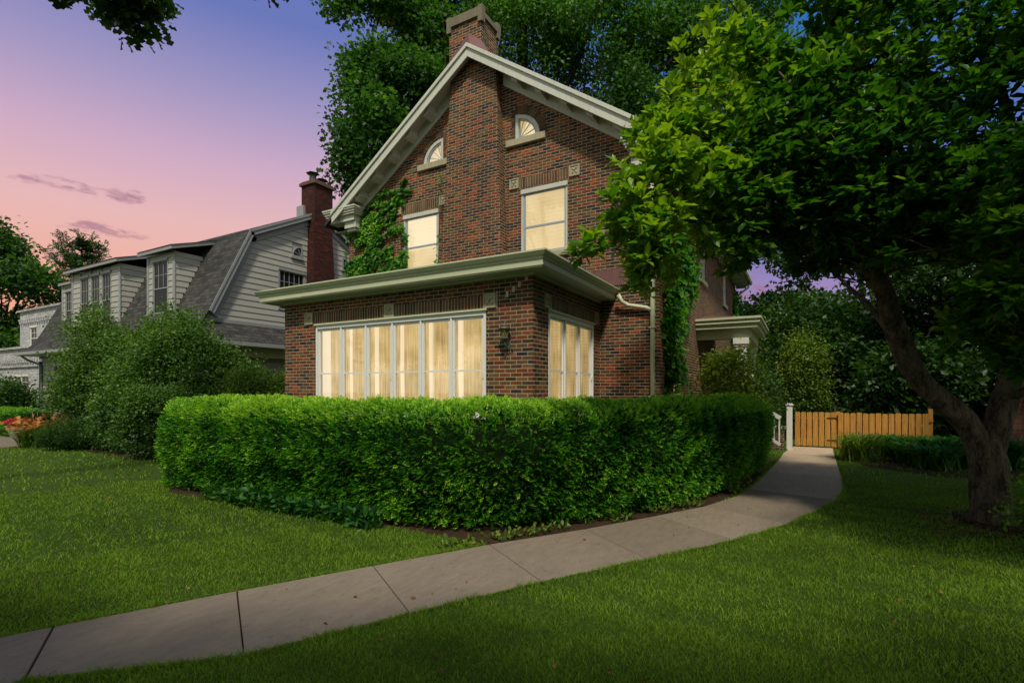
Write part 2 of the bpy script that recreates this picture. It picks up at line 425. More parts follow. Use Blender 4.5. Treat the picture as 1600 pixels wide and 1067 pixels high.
# joints are index pairs along the two edges
def lerp2(P, t):
    i = min(int(t), len(P)-2); f = t-i
    return (P[i][0]*(1-f)+P[i+1][0]*f, P[i][1]*(1-f)+P[i+1][1]*f)
def slab_mesh(a0, a1, b0, b1, zt):
    pa = [lerp2(FAR, a0)]+[FAR[i] for i in range(math.floor(a0)+1, math.ceil(a1))]+[lerp2(FAR, a1)]
    pb = [lerp2(NEAR, b0)]+[NEAR[i] for i in range(math.floor(b0)+1, math.ceil(b1))]+[lerp2(NEAR, b1)]
    poly = pb+pa[::-1]
    cx = sum(p[0] for p in poly)/len(poly); cy = sum(p[1] for p in poly)/len(poly)
    return poly
joints = [(0, 0), (2, 1), (3, 2), (4, 3), (5, 4), (6, 5), (7, 6), (8, 7), (9.6, 9), (11, 11), (12, 12), (13, 13), (14, 14)]
def chaik(P, it=1):
    return P
slabs = MB(); tints = []
for i in range(len(joints)-1):
    (a0, b0), (a1, b1) = joints[i], joints[i+1]
    poly = slab_mesh(a0, a1, b0, b1, .03)
    g = .007
    # shrink towards the slab's middle so that a dark groove is left
    cx = sum(p[0] for p in poly)/len(poly); cy = sum(p[1] for p in poly)/len(poly)
    def sh(p, e): 
        d = Vector((cx-p[0], cy-p[1])); d.normalize(); return (p[0]+d.x*e, p[1]+d.y*e)
    lo = [sh(p, g) for p in poly]; hi = [sh(p, g+.006) for p in poly]
    n = len(poly); z0, z1 = -.05, .022+.003*rnd.random()
    slabs.face([(x, y, z1) for x, y in hi])
    for j in range(n):
        j2 = (j+1) % n
        slabs.face([(*lo[j], z0), (*lo[j2], z0), (*lo[j2], z1-.005), (*lo[j], z1-.005)])
        slabs.face([(*lo[j], z1-.005), (*lo[j2], z1-.005), (*hi[j2], z1), (*hi[j], z1)])
    tints += [rnd.random()*.6 if i < 8 else (.72, .82, .92, 1.0)[min(3, i-8)]]*(n+8*n)  # paler slabs by the gate, with sunlight painted into their tint
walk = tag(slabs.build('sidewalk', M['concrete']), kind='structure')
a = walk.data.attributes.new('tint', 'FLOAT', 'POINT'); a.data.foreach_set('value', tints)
mb = MB(); mb.face([(*p, .004) for p in NEAR+FAR[::-1]]); tag(mb.build('sidewalk_base', M['soil']), kind='structure')
mb = MB(); mb.face([(-400, -200, 0), (400, -200, 0), (400, 600, 0), (-400, 600, 0)]); tag(mb.build('lawn', M['lawn']), kind='structure')
mb = MB(); mb.box(-60, -20.9, 5.85, 7.2, -.05, .02); tag(mb.build('neighbour_path', M['concrete']), kind='structure')
BED = [(-9.9, 5.3), (-9.6, 4.80), (-9.2, 4.68), (-8.0, 4.80), (-6.0, 4.86), (-4.6, 4.90), (-3.5, 4.88), (-3.05, 4.82), (-2.33, 5.95), (-1.72, 7.06), (-1.24, 7.98), (-.9, 9.1), (-.74, 10.4), (-.66, 11.9), (-.8, 12.0), (-3.7, 12.0), (-3.7, 7.3), (-9.9, 7.3)]
BED2 = [(1.0, 16.0), (1.3, 14.2), (2.4, 13.2), (5, 13.4), (9, 14), (9, 20), (.98, 20)]
BED3 = [(1.8, 8.95), (1.95, 8.45), (2.35, 8.1), (3.0, 7.9), (3.6, 8.6), (3.2, 9.6), (2.3, 9.8), (1.9, 9.5)]
BED4 = [(-12.5, 6.7), (-15, 6.6), (-18, 6.7), (-20.7, 6.4), (-21, 9.3), (-11.6, 10.5), (-11.3, 7.4)]
for i, b in enumerate((BED, BED2, BED3, BED4)):
    mb = MB(); mb.face([(*p, .004) for p in b]); tag(mb.build('soil_bed', M['soil']), kind='structure')

# ------------------------------------------------------------------ main house
H = thing('brick_house', (-6.87, 12, 0), 'brick house with steep gable, tall wall chimney and lit sunroom behind the hedge', 'house')
def F_front(Y): return lambda a, z, n: (a, Y-n, z)      # outward normal -Y
def F_right(X): return lambda a, z, n: (X+n, a, z)      # outward normal +X
def fbox(mb, fr, a0, a1, z0, z1, n0, n1, **k):
    """box in a wall frame; n outward"""
    P = lambda a, z, n: fr(a, z, n)
    c = [P(a0, z0, n1), P(a1, z0, n1), P(a1, z0, n0), P(a0, z0, n0), P(a0, z1, n1), P(a1, z1, n1), P(a1, z1, n0), P(a0, z1, n0)]
    mb.hexa(c, **k)

XL, XR, XC = -11.27, -2.48, -6.87
YW, YB = 10.46, 24.4
SLP = .697; ZR = 9.95
def zroof(x): return ZR-SLP*abs(x-XC)
# attic quarter windows (outlines)
def quarter(cx, z0, r, s, n=12, rz=None):
    rz = rz or r
    pts = [(cx, z0)]+[(cx+s*r*math.cos(t*PI/2/n), z0+rz*math.sin(t*PI/2/n)) for t in range(n+1)]
    return pts if s > 0 else pts[::-1]
QW = [(-5.82, 1), (-7.92, -1)]
upw = [(-5.67, -4.49), (-9.25, -8.07)]
wall = MB()
ze = zroof(XL)-.16
outer = [(XL, 0), (XR, 0), (XR, zroof(XR)-.16), (XC, ZR-.16), (XL, ze)]
holes = [[(a, 4.87), (b, 4.87), (b, 6.40), (a, 6.40)] for a, b in upw]+[quarter(cx, 7.60, .64, s, rz=.59) for cx, s in QW]
wall.poly(outer, holes, F_front(YW), reveal=.2)
# right side wall with three windows
side_holes = [[(11.83, .9), (12.61, .9), (12.61, 3.08), (11.83, 3.08)], [(15.3, 4.95), (16.3, 4.95), (16.3, 6.35), (15.3, 6.35)], [(20.2, 4.95), (21.2, 4.95), (21.2, 6.35), (20.2, 6.35)]]
ztop = zroof(XR)-.16
wall.poly([(YW, 0), (YB, 0), (YB, ztop), (YW, ztop)], side_holes, F_right(XR), reveal=.2)
wall.face([(XL, YB, 0), (XL, YW, 0), (XL, YW, ze), (XL, YB, ze)])
wall.face([(XR, YB, 0), (XL, YB, 0), (XL, YB, ze), (XC, YB, ZR-.16), (XR, YB, ztop)])
wall.build('wall', M['brick'], H)

# sunroom walls
SX0, SX1, SY, SZ = -9.86, -3.74, 7.31, 3.66
sw = MB()
fh = [[(-8.85, 1.25), (-4.63, 1.25), (-4.63, 3.09), (-8.85, 3.09)]]
sw.poly([(SX0, 0), (SX1, 0), (SX1, SZ), (SX0, SZ)], fh, F_front(SY), reveal=.16)
sh_ = [[(7.89, 1.25), (10.05, 1.25), (10.05, 3.09), (7.89, 3.09)]]
sw.poly([(SY, 0), (YW, 0), (YW, SZ), (SY, SZ)], sh_, F_right(SX1), reveal=.16)
sw.face([(SX0, YW, 0), (SX0, SY, 0), (SX0, SY, SZ), (SX0, YW, SZ)])
sw.build('sunroom_wall', M['brick'], H)

# soldier courses
def soldier(fr, a0, a1, z0, z1, n=.006):
    sc = MB()
    pts = [(a0, z0), (a1, z0), (a1, z1), (a0, z1)]
    sc.face([fr(a, z, n) for a, z in pts], uv=[(a, z) for a, z in pts])
    for p, q in ((pts[0], pts[1]), (pts[2], pts[3]), (pts[1], pts[2]), (pts[3], pts[0])):
        sc.face([fr(*p, n), fr(*p, 0), fr(*q, 0), fr(*q, n)], uv=[(p[0], p[1]), (p[0], p[1]), (q[0], q[1]), (q[0], q[1])])
    sc.build('soldier_course', M['soldier'], H)
soldier(F_front(SY), -8.93, -6.925, 3.13, 3.35); soldier(F_front(SY), -6.675, -4.675, 3.13, 3.35)
soldier(F_right(SX1), 7.97, 10.08, 3.13, 3.35)
for a, b in upw: soldier(F_front(YW), a-.03, b+.03, 6.44, 6.67)

# carved limestone blocks
def block(fr, a, z, s=.24, name='limestone_block'):
    m_ = MB(); h = s/2
    fbox(m_, fr, a-h, a+h, z-h, z+h, 0, .018)
    # raised border and carved rosette
    w = s*.10
    for q in ((a-h, a+h, z-h, z-h+w), (a-h, a+h, z+h-w, z+h), (a-h, a-h+w, z-h+w, z+h-w), (a+h-w, a+h, z-h+w, z+h-w)):
        fbox(m_, fr, *q, .018, .032)
    for kx, kz in ((-1, -1), (1, -1), (-1, 1), (1, 1)):
        c = s*.19
        pts = [(a+kx*c*.15, z+kz*c*.15), (a+kx*c*1.5, z+kz*c*.7), (a+kx*c*1.5, z+kz*c*1.5), (a+kx*c*.7, z+kz*c*1.5)]
        cen = fr(a+kx*c, z+kz*c, .045)
        for i in range(4):
            m_.face([fr(*pts[i], .018), fr(*pts[(i+1) % 4], .018), cen])
    for ex, ez in ((1, 0), (-1, 0), (0, 1), (0, -1)):
        c = s*.30
        p = [(a+ez*s*.06, z+ex*s*.06), (a+ex*c, z+ez*c), (a-ez*s*.06, z-ex*s*.06)]
        m_.face([fr(*q, .019) for q in p]+[fr(a, z, .04)])
    return m_.build(name, M['limestone'], H)
for a in (-9.06, -6.80, -4.55): block(F_front(SY), a, 3.25)
for a in (7.84, 10.22): block(F_right(SX1), a, 3.25)
for a, b in upw:
    for x in (a-.17, b+.17): block(F_front(YW), x, 6.575)

# repointed mortar steps near the sunroom corner
for (x, z) in ((-3.86, 3.56), (-3.99, 3.47), (-4.10, 3.40), (-4.22, 3.33)):
    q = MB(); fbox(q, F_front(SY), x-.025, x+.025, z-.045, z+.045, .0, .005); q.build('mortar_repair', M['mortarpatch'], H)
q = MB(); fbox(q, F_front(SY), -4.425, -4.408, 3.12, 3.40, 0, .004); q.build('mortar_repair', M['mortarpatch'], H)

# --- casement banks of the sunroom
def casements(fr, a0, a1, n, z0, z1, rail):
    f = MB()
    fbox(f, fr, a0, a1, z1-.07, z1, -.10, .012)       # head
    fbox(f, fr, a0, a1, z0, z0+.06, -.10, .02)
    fbox(f, fr, a0, a0+.045, z0+.06, z1-.07, -.10, .012); fbox(f, fr, a1-.045, a1, z0+.06, z1-.07, -.10, .012)
    w = (a1-a0-.09)/n
    for i in range(1, n):
        c = a0+.045+w*i; fbox(f, fr, c-.018, c+.018, z0+.06, z1-.07, -.10, .004)
    wd = f.build('window', M['whitewood'], H)
    for i in range(n):
        b0 = a0+.045+w*i+(.018 if i else 0); b1 = a0+.045+w*(i+1)-(.018 if i < n-1 else 0)
        zb, zt = z0+.06, z1-.07; s = .048
        sm_ = MB()
        fbox(sm_, fr, b0+.003, b0+s, zb, zt-.003, -.07, -.02); fbox(sm_, fr, b1-s, b1-.003, zb, zt-.003, -.07, -.02)
        fbox(sm_, fr, b0+s, b1-s, zt-s, zt-.003, -.07, -.02); fbox(sm_, fr, b0+s, b1-s, zb, zb+s+.02, -.07, -.02)
        fbox(sm_, fr, b0+s, b1-s, rail-.014, rail+.014, -.065, -.025)
        if i in (2, 5): fbox(sm_, fr, b1-.03, b1-.012, 1.95, 2.04, -.02, .0)
        sm_.build('sash', M['whitewood'], wd)
        g = MB(); g.face([fr(b0+s-.004, zb+s, -.045), fr(b1-s+.004, zb+s, -.045), fr(b1-s+.004, zt-s+.004, -.045), fr(b0+s-.004, zt-s+.004, -.045)])
        g.build('pane', M['glass'], wd)
    return wd
wf = casements(F_front(SY), -8.85, -4.63, 6, 1.25, 3.09, 2.085)
wr = casements(F_right(SX1), 7.89, 10.05, 3, 1.25, 3.09, 2.085)
for w_, fr, a0, a1 in ((wf, F_front(SY), -8.85, -4.63), (wr, F_right(SX1), 7.89, 10.05)):
    s_ = MB(); fbox(s_, fr, a0-.04, a1+.04, 1.15, 1.25, -.02, .07); s_.build('sill', M['limestone'], w_)
    s_ = MB(); fbox(s_, fr, a0-.03, a1+.03, 3.092, 3.126, -.06, .045); s_.build('lintel_board', M['greentrim'], w_)
def curtain(fr, a0, a1, n, z0, z1, par, depth=.20):
    """pleated cloth, with the bright lining edge on the left of each panel"""
    w = (a1-a0-.09)/n; V = []; I = []; T = []
    for i in range(n):
        b0 = a0+.045+w*i; b1 = b0+w; e0_ = .45 if i == 0 else .02; e1_ = .3 if i == n-1 else .02
        xs = np.linspace(b0-e0_, b1+e1_, 70); gap = b0+w*.20+rnd.uniform(-.02, .03)
        for j, x in enumerate(xs):
            ph = x*85+1.4*math.sin(x*23)+i
            dn = -depth+.022*math.sin(ph)+.012*math.sin(ph*.37)
            t = max(0, min(1, (gap-x)/.07+.3)); t = t*.85
            if x < gap: dn = -depth-.035
            for z in (z0, (z0+z1)/2, z1):
                V.append(fr(x, z, dn-(.02 if z == z0 else 0))); T.append(t)
        base = len(V)-70*3
        for j in range(69):
            for r in range(2):
                q = base+j*3+r; I += [q, q+3, q+4, q+1]
    return np_mesh('curtain', np.array(V), 4, I, M['curtain'], par, np.array(T), smooth=True)
curtain(F_front(SY), -8.85, -4.63, 6, 1.25, 3.06, wf); curtain(F_right(SX1), 7.89, 10.05, 3, 1.25, 3.06, wr, depth=.115)
# ceiling valance inside the sunroom so that the heads of the panes look into a room
# --- double hung windows
def hung(fr, a0, a1, z0, z1, casing='trim', sash='bluegrey', rail=.46, blinds=True, stone=True, cols=0, glass='glass', dark=False, par=None, out=0):
    par = par or H
    f = MB(); c = .055
    fbox(f, fr, a0, a0+c, z0+.03, z1-.10, -.12, out-.02); fbox(f, fr, a1-c, a1, z0+.03, z1-.10, -.12, out-.02)
    fbox(f, fr, a0, a1, z1-.10, z1, -.12, out+.01); fbox(f, fr, a0, a1, z0, z0+.03, -.12, out-.01)
    wd = f.build('window', M[casing], par)
    b0, b1 = a0+c, a1-c; zb, zt = z0+.03, z1-.10; zr = zb+(zt-zb)*rail; s = .036
    m_ = MB()
    fbox(m_, fr, b0, b0+s, zb, zt, -.08, out-.035); fbox(m_, fr, b1-s, b1, zb, zt, -.08, out-.035)
    fbox(m_, fr, b0+s, b1-s, zt-s, zt, -.08, out-.035); fbox(m_, fr, b0+s, b1-s, zb, zb+s, -.08, out-.035); fbox(m_, fr, b0+s, b1-s, zr-.02, zr+.02, -.078, out-.03)
    if cols:
        for i in range(1, cols):
            x = b0+(b1-b0)*i/cols; fbox(m_, fr, x-.009, x+.009, zr+.02, zt-s, -.07, out-.045)
            
        for zz in (.5,):
            z = zr+(zt-zr)*zz; fbox(m_, fr, b0+s, b1-s, z-.009, z+.009, -.068, out-.047)
    m_.build('sash', M[sash], wd)
    g = MB(); g.face([fr(b0+s, zb+s, out-.06), fr(b1-s, zb+s, out-.06), fr(b1-s, zt-s, out-.06), fr(b0+s, zt-s, out-.06)]); g.build('pane', M[glass], wd)
    if stone:
        s_ = MB(); fbox(s_, fr, a0-.05, a1+.05, z0-.12, z0, -.05, .06); s_.build('sill', M['limestone'], wd, bevel=.006)
    if blinds:
        zm = zr+.05 if blinds == 2 else zb
        bl = MB(); z = zb
        while z < zt:
            bl.face([fr(b0, z, -.125), fr(b1, z, -.125), fr(b1, min(z+.09, zt), -.128), fr(b0, min(z+.09, zt), -.128)])
            z += .09
        o = bl.build('blind', M['blind'], wd)
        t = []
        for v in bl.v: t.append(.75 if (blinds == 2 and v.z > zr) else .12)
        a_ = o.data.attributes.new('tint', 'FLOAT', 'POINT'); a_.data.foreach_set('value', t)
    return wd
hung(F_front(YW), -5.67, -4.49, 4.87, 6.40, rail=.44)
hung(F_front(YW), -9.25, -8.07, 4.87, 6.40, rail=.44, blinds=2)
hung(F_right(XR), 11.83, 12.61, .9, 3.08, casing='greentrim', sash='greentrim', rail=.5)
hung(F_right(XR), 15.3, 16.3, 4.95, 6.35); hung(F_right(XR), 20.2, 21.2, 4.95, 6.35)

# --- attic quarter round windows
def attic(cx, s):
    fr = F_front(YW); z0 = 7.60
    def ring(r0, rz0, r1, rz1, n0, n1, mb, k=14):
        for i in range(k):
            t0, t1 = i*PI/2/k, (i+1)*PI/2/k
            q = [(cx+s*r0*math.cos(t0), z0+rz0*math.sin(t0)), (cx+s*r1*math.cos(t0), z0+rz1*math.sin(t0)), (cx+s*r1*math.cos(t1), z0+rz1*math.sin(t1)), (cx+s*r0*math.cos(t1), z0+rz0*math.sin(t1))]
            if s < 0: q = q[::-1]
            mb.face([fr(*p, n1) for p in q])
            mb.face([fr(*q[0], n0), fr(*q[0], n1), fr(*q[3], n1), fr(*q[3], n0)]); mb.face([fr(*q[1], n1), fr(*q[1], n0), fr(*q[2], n0), fr(*q[2], n1)])
    m_ = MB(); ring(.55, .50, .64, .59, -.10, -.01, m_)
    lo, hi = sorted((cx, cx+s*.075)); fbox(m_, fr, lo, hi, z0+.042, z0+.580, -.098, -.013)
    lo, hi = sorted((cx, cx+s*.64)); fbox(m_, fr, lo, hi, z0, z0+.04, -.10, -.012)
    wd = m_.build('attic_window', M['trim'], H)
    m_ = MB(); ring(.515, .465, .55, .50, -.085, -.03, m_)
    lo, hi = sorted((cx+s*.075, cx+s*.10)); fbox(m_, fr, lo, hi, z0+.04, z0+.47, -.085, -.03)
    for an in (22, 45, 68):
        a_ = math.radians(an); p = (cx+s*.09, z0+.045)
        m_.bar(fr(p[0], p[1], -.055), fr(cx+s*.54*math.cos(a_), z0+.49*math.sin(a_), -.055), .014, .016, (0, 1, 0))
    m_.build('sash', M['bluegrey'], wd)
    g = MB(); P = quarter(cx+s*.08, z0+.04, .45, s, rz=.44); g.face([fr(*p, -.06) for p in P]); g.build('pane', M['glass'], wd)
    b = MB(); P = quarter(cx, z0, .62, s, rz=.57); b.face([fr(*p, -.19) for p in P])
    o = b.build('lit_room', M['room'], wd); a_ = o.data.attributes.new('tint', 'FLOAT', 'POINT'); a_.data.foreach_set('value', [.1]*len(b.v))
    # gathered swag curtain across the lower outer corner
    V = []; I = []; T = []
    for i in range(13):
        t = i/12; an = math.radians(12+60*t)
        for r in (.06, .5):
            V.append(fr(cx+s*(.13+r*math.cos(an)*.8), z0+.03+r*math.sin(an)*.78, -.12+.02*math.sin(i*1.8))); T.append(.15+.7*(i % 2))
    for i in range(12): q = 2*i; I += [q, q+1, q+3, q+2]
    np_mesh('curtain', np.array(V), 4, I, M['curtain'], wd, np.array(T))
    s_ = MB(); lo, hi = sorted((cx-s*.22, cx+s*.80))
    if s < 0: hi = -7.66
    else: lo = -6.04
    fbox(s_, fr, lo, hi, z0-.15, z0, -.05, .07); s_.build('sill', M['limestone'], wd, bevel=.006)
    # brick arch ring: bricks on end, each its own block
    ar = MB()
    k = 15
    for i in range(k):
        t0, t1 = (i+.07)*PI/2/k, (i+.93)*PI/2/k; o = rnd.random()*9
        q = [(cx+s*.655*math.cos(t0), z0+.605*math.sin(t0)), (cx+s*.84*math.cos(t0), z0+.79*math.sin(t0)), (cx+s*.84*math.cos(t1), z0+.79*math.sin(t1)), (cx+s*.655*math.cos(t1), z0+.605*math.sin(t1))]
        if s < 0: q = q[::-1]
        uvc = ((math.floor(o*14)+.5)*.0677, o)
        ar.face([fr(*p, .010) for p in q], uv=[uvc]*4)
        for j in range(4): ar.face([fr(*q[j], 0), fr(*q[(j+1) % 4], 0), fr(*q[(j+1) % 4], .010), fr(*q[j], .010)], uv=[uvc]*4)
    for i in range(9):
        o = rnd.random()*9; uvc = ((math.floor(o*14)+.5)*.0677, o); zz = z0+i*.0745
        lo, hi = sorted((cx-s*.005, cx-s*.085)); fbox(ar, fr, lo, hi, zz+.003, zz+.0695, 0, .010, uv=[uvc]*4)
    ar.build('brick_arch', M['soldier'], wd)
for cx, s in QW: attic(cx, s)

# --- chimney breast on the gable, stack on the roof behind it
ch = MB()
yb, yt = 10.11, 10.24
b0, b1, t0, t1 = -7.77, -5.97, -7.52, -6.22
zb, zt = 4.0, 9.75
def breast(mb):
    zt_l = min(zt, zroof(t0)-.06); 
    lo = [(b0, yb, zb), (b1, yb, zb), (b1, YW, zb), (b0, YW, zb)]
    # clip the top under the sloping rake by a peaked top
    hi = [(t0, yt, zroof(t0)-.1), (t1, yt, zroof(t1)-.1), (t1, YW, zroof(t1)-.1), (t0, YW, zroof(t0)-.1)]
    pk, pkb = (XC, yt, ZR-.1), (XC, YW, ZR-.1)
    # split each face finely enough for straight courses
    mb.face([lo[0], lo[1], hi[1], pk, hi[0]], uv=[(p[0], p[2]) for p in (lo[0], lo[1], hi[1], pk, hi[0])])
    mb.face([lo[1], lo[2], hi[2], hi[1]], uv=[(p[1], p[2]) for p in (lo[1], lo[2], hi[2], hi[1])])
    mb.face([lo[3], lo[0], hi[0], hi[3]], uv=[(p[1], p[2]) for p in (lo[3], lo[0], hi[0], hi[3])])
breast(ch)
cx0, cx1, cy0, cy1 = -7.76, -6.79, 10.5, 11.3
ch.box(cx0, cx1, cy0, cy1, 8.7, 10.90)
chim = ch.build('chimney', M['brick'], H)
cp = MB()
cp.box(cx0-.05, cx1+.05, cy0-.05, cy1+.05, 10.90, 11.02)
# crenellated parapet: low along the middle of the sides, high at the corners
for (x0, x1, y0, y1, z1) in ((cx0-.05, cx1+.05, cy0-.05, cy0+.09, 11.12), (cx0-.05, cx1+.05, cy1-.09, cy1+.05, 11.12)):
    cp.box(x0, x1, y0, y1, 11.02, z1)
for x0, x1 in ((cx0-.05, cx0+.08), (cx1-.08, cx1+.05)):
    for z_ in (0, 1):
        yy = cy0-.049 if z_ == 0 else cy1-.121
        cp.box(x0+.001, x1-.001, yy, yy+.14, 10.76, 10.905)
        cp.box(x0+.002, x1-.002, yy+.001, yy+.142, 11.015, 11.155)
cp.build('chimney_cap', M['darkstone'], chim, bevel=.008)
fl = MB()     # copper saddle at the stack's foot
zf = zroof(cx0)
pts0 = [(cx0-.06, zroof(cx0-.06)+.0), (cx1+.04, zroof(cx1)+.0)]
fl.face([(cx0-.02, cy0-.015, 9.2), (cx1+.02, cy0-.015, 9.2), (cx1+.02, cy0-.015, 10.28), (XC-.30, cy0-.015, 10.60), (cx0-.02, cy0-.015, 9.75)])
fl.face([(cx1+.018, cy0-.02, 9.2), (cx1+.018, cy1+.02, 9.2), (cx1+.018, cy1+.02, 10.12), (cx1+.018, cy0-.02, 10.26)])
fl.face([(cx0-.4, 10.12, zroof(cx0-.4)+.012), (XC, 10.12, ZR+.012), (XC-.3, cy0-.017, 10.60), (cx0-.05, cy0-.017, 9.75)])
fl.face([(XC, 10.12, ZR+.012), (XC+.55, 10.3, zroof(XC+.55)+.012), (cx1+.02, cy0-.017, 10.27), (XC-.3, cy0-.017, 10.60)])
fl.face([(XC+.55, 10.3, zroof(XC+.55)+.012), (XC+.5, cy1+.1, zroof(XC+.5)+.012), (cx1+.02, cy1+.02, 10.11), (cx1+.02, cy0-.017, 10.26)])
fl.build('flashing', M['copper'], chim)

# --- roof, rake boards, brackets
YR0, YR1 = 10.05, YB+.4
rf = MB()
for s in (-1, 1):
    xe = XC+s*4.95
    A = [(XC, YR0, ZR), (XC, YR1, ZR), (xe, YR1, zroof(xe)), (xe, YR0, zroof(xe))]
    if s > 0: A = A[::-1]
    rf.face(A)
    Bq = [(p[0], p[1], p[2]-.10) for p in A][::-1]; rf.face(Bq)
    rf.face([(XC, YR0, ZR), (xe, YR0, zroof(xe)), (xe, YR0, zroof(xe)-.10), (XC, YR0, ZR-.10)] if s < 0 else [(XC, YR0, ZR-.10), (xe, YR0, zroof(xe)-.10), (xe, YR0, zroof(xe)), (XC, YR0, ZR)])
    rf.face([(xe, YR0, zroof(xe)), (xe, YR1, zroof(xe)), (xe, YR1, zroof(xe)-.10), (xe, YR0, zroof(xe)-.10)])
rf.build('roof', M['shingle'], H)
rk = MB()
def sloped(mb, x0, x1, dz0, dz1, y0, y1):
    """board following the roof slope between x0 and x1, vertical offsets dz0..dz1 below the roof top"""
    c = []
    for dz in (dz0, dz1):
        c.append([(x0, y0, zroof(x0)-dz), (x1, y0, zroof(x1)-dz), (x1, y1, zroof(x1)-dz), (x0, y1, zroof(x0)-dz)])
    mb.hexa(c[0]+c[1])
for s in (-1, 1):
    xa, xb = (XC-4.62, XC) if s < 0 else (XC, XC+4.62)
    sloped(rk, xa, xb, .300, .012, YR0-.045, YR0-.002)       # barge board
    sloped(rk, xa, xb, .085, -.012, YR0-.085, YR0-.0455)     # crown strip along its top
rk.build('rake_board', M['trim'], H, bevel=.004)
sf = MB(); fz = MB()
for s in (-1, 1):
    xa, xb = (XC-4.6, XC) if s < 0 else (XC, XC+4.6)
    sloped(sf, xa, xb, .135, .105, YR0, YW+.02)              # soffit boards
    lo, hi = (XL+.02, -7.60) if s < 0 else (-6.13, XR-.02)
    sloped(fz, lo, hi, .47, .136, YW-.035, YW+.01)           # frieze on the wall
sf.build('rake_soffit', M['trim'], H); fz.build('frieze_board', M['trim'], H)
for s in (-1, 1):
    for i in range(6):
        x = XC+s*(1.22+.60*i)
        if s < 0: x -= .1
        b = MB(); sloped(b, x-.08, x+.08, .345, .14, YR0+.06, YW-.036); b.build('bracket', M['trim'], H, bevel=.004)
# cornice returns
def gutterbox(mb, x0, x1, y0, y1, z0, z1):
    """ogee-like stack of three lips"""
    h = z1-z0
    mb.box(x0, x1, y0, y1, z1-h*.22, z1)
    mb.box(x0+.02, x1-.02, y0+.02, y1, z1-h*.45, z1-h*.22)
    mb.box(x0+.05, x1-.05, y0+.05, y1, z1-h*.75, z1-h*.45)
    mb.box(x0+.075, x1-.075, y0+.075, y1, z0, z1-h*.75)
for s in (-1, 1):
    x0, x1 = (-11.87, -10.60) if s < 0 else (-3.15, -1.87)
    c = MB(); gutterbox(c, x0, x1, 10.0, YW-.002, 6.62, 6.83)
    c.box(x0+.16, x1-.16, 10.14, YW-.002, 6.46, 6.62)
    xb = x1-.16-.42 if s < 0 else x0+.16+.0
    c.box(xb, xb+.42, 10.20, YW-.002, 6.28, 6.46); c.box(xb+.05, xb+.37, 10.25, YW-.002, 6.20, 6.28)
    c.build('cornice_return', M['trim'], H, bevel=.006)
# side eaves: gutter, fascia, soffit, brackets
for s in (-1, 1):
    xe = XC+s*4.95; xw = XR if s > 0 else XL
    g = MB()
    x0, x1 = (xe-.03, xe+.10) if s > 0 else (xe-.10, xe+.03)
    g.box(x0, x1, YW+.03, YR1, 6.42, 6.55); g.box(x0+.02, x1-.02, YW+.03, YR1-.01, 6.36, 6.42)
    lo, hi = sorted((xe-.03*s, xw)); g.box(lo, hi, YW+.03, YR1-.02, 6.33, 6.36)
    g.build('gutter', M['trim'], H)
    if s > 0:
        for i in range(18):
            y = YW+.8+i*.78; b = MB(); b.box(XR+.01, XR+.42, y, y+.12, 6.22, 6.33); b.build('bracket', M['trim'], H)
# downspouts
d = MB(); d.tube([(-3.28, 10.28, 3.72), (-3.22, 10.33, 3.58), (-3.10, 10.37, 3.50), (-2.72, 10.385, 3.42), (-2.62, 10.39, 3.36)], .042, 10)
d.tube([(-2.60, 10.395, 6.25), (-2.60, 10.395, .2)], .048, 10)
for z in (1.6, 3.0, 4.6, 5.8): d.box(-2.665, -2.535, 10.335, 10.455, z, z+.03)
d.build('downspout', M['greentrim'], H)
d = MB(); d.tube([(-1.95, YB, 6.4), (-1.95, YB-.02, 6.2), (-2.2, YB-.1, 6.0), (-2.40, YB-.15, 5.8), (-2.41, YB-.15, .3)], .05, 8); d.build('downspout', M['trim'], H)

# --- sunroom roof with its deep cornice
OV = .42
gx0, gx1, gy0 = SX0-OV-.06, SX1+OV, SY-OV
def rim(mb, prof):
    """mitred U-shaped sweep round the sunroom; profile points are (inset, z), closed"""
    L = []
    for q, z_ in prof:
        x0, x1, y0 = gx0+q, gx1-q, gy0+q
        L.append([(x0, YW-.002, z_), (x0, y0, z_), (x1, y0, z_), (x1, YW-.002, z_)])
    for a in range(len(L)):
        b = (a+1) % len(L)
        for e in range(3): mb.face([L[a][e], L[b][e], L[b][e+1], L[a][e+1]])
c = MB(); rim(c, [(.0, 3.878), (.0, 3.852), (.012, 3.846), (.016, 3.832), (.034, 3.80), (.058, 3.785), (.066, 3.762), (.066, 3.752), (.16, 3.752), (.16, 3.878)])
c.build('gutter', M['greentrim'], H)
c = MB(); rim(c, [(.082, 3.751), (.082, 3.655), (.098, 3.650), (.098, 3.632), (.15, 3.632), (.15, 3.751)])
c.build('fascia', M['greentrim'], H)
c = MB()     # soffit, and the bed board against the brick
i = .14
c.box(gx0+i, gx1-i, gy0+i, SY+.02, 3.645, 3.66); c.box(SX1-.02, gx1-i, SY+.02, YW-.002, 3.645, 3.66); c.box(gx0+i, SX0+.02, SY+.02, YW-.002, 3.645, 3.66)
c.box(SX0-.03, SX1+.03, SY-.03, SY-.001, 3.60, 3.644); c.box(SX1+.001, SX1+.03, SY-.001, YW-.002, 3.60, 3.644)
c.build('soffit', M['trim'], H)
c = MB()
z1 = 4.28
c.face([(gx0+.1, gy0+.1, 3.86), (gx1-.1, gy0+.1, 3.86), (SX1-.8, YW-.002, z1), (SX0+.8, YW-.002, z1)])
c.face([(gx1-.1, gy0+.1, 3.86), (gx1-.1, YW-.002, 3.86), (SX1-.8, YW-.002, z1)])
c.face([(gx0+.1, YW-.002, 3.86), (gx0+.1, gy0+.1, 3.86), (SX0+.8, YW-.002, z1)])
c.build('sunroom_roof', M['copper'], H)
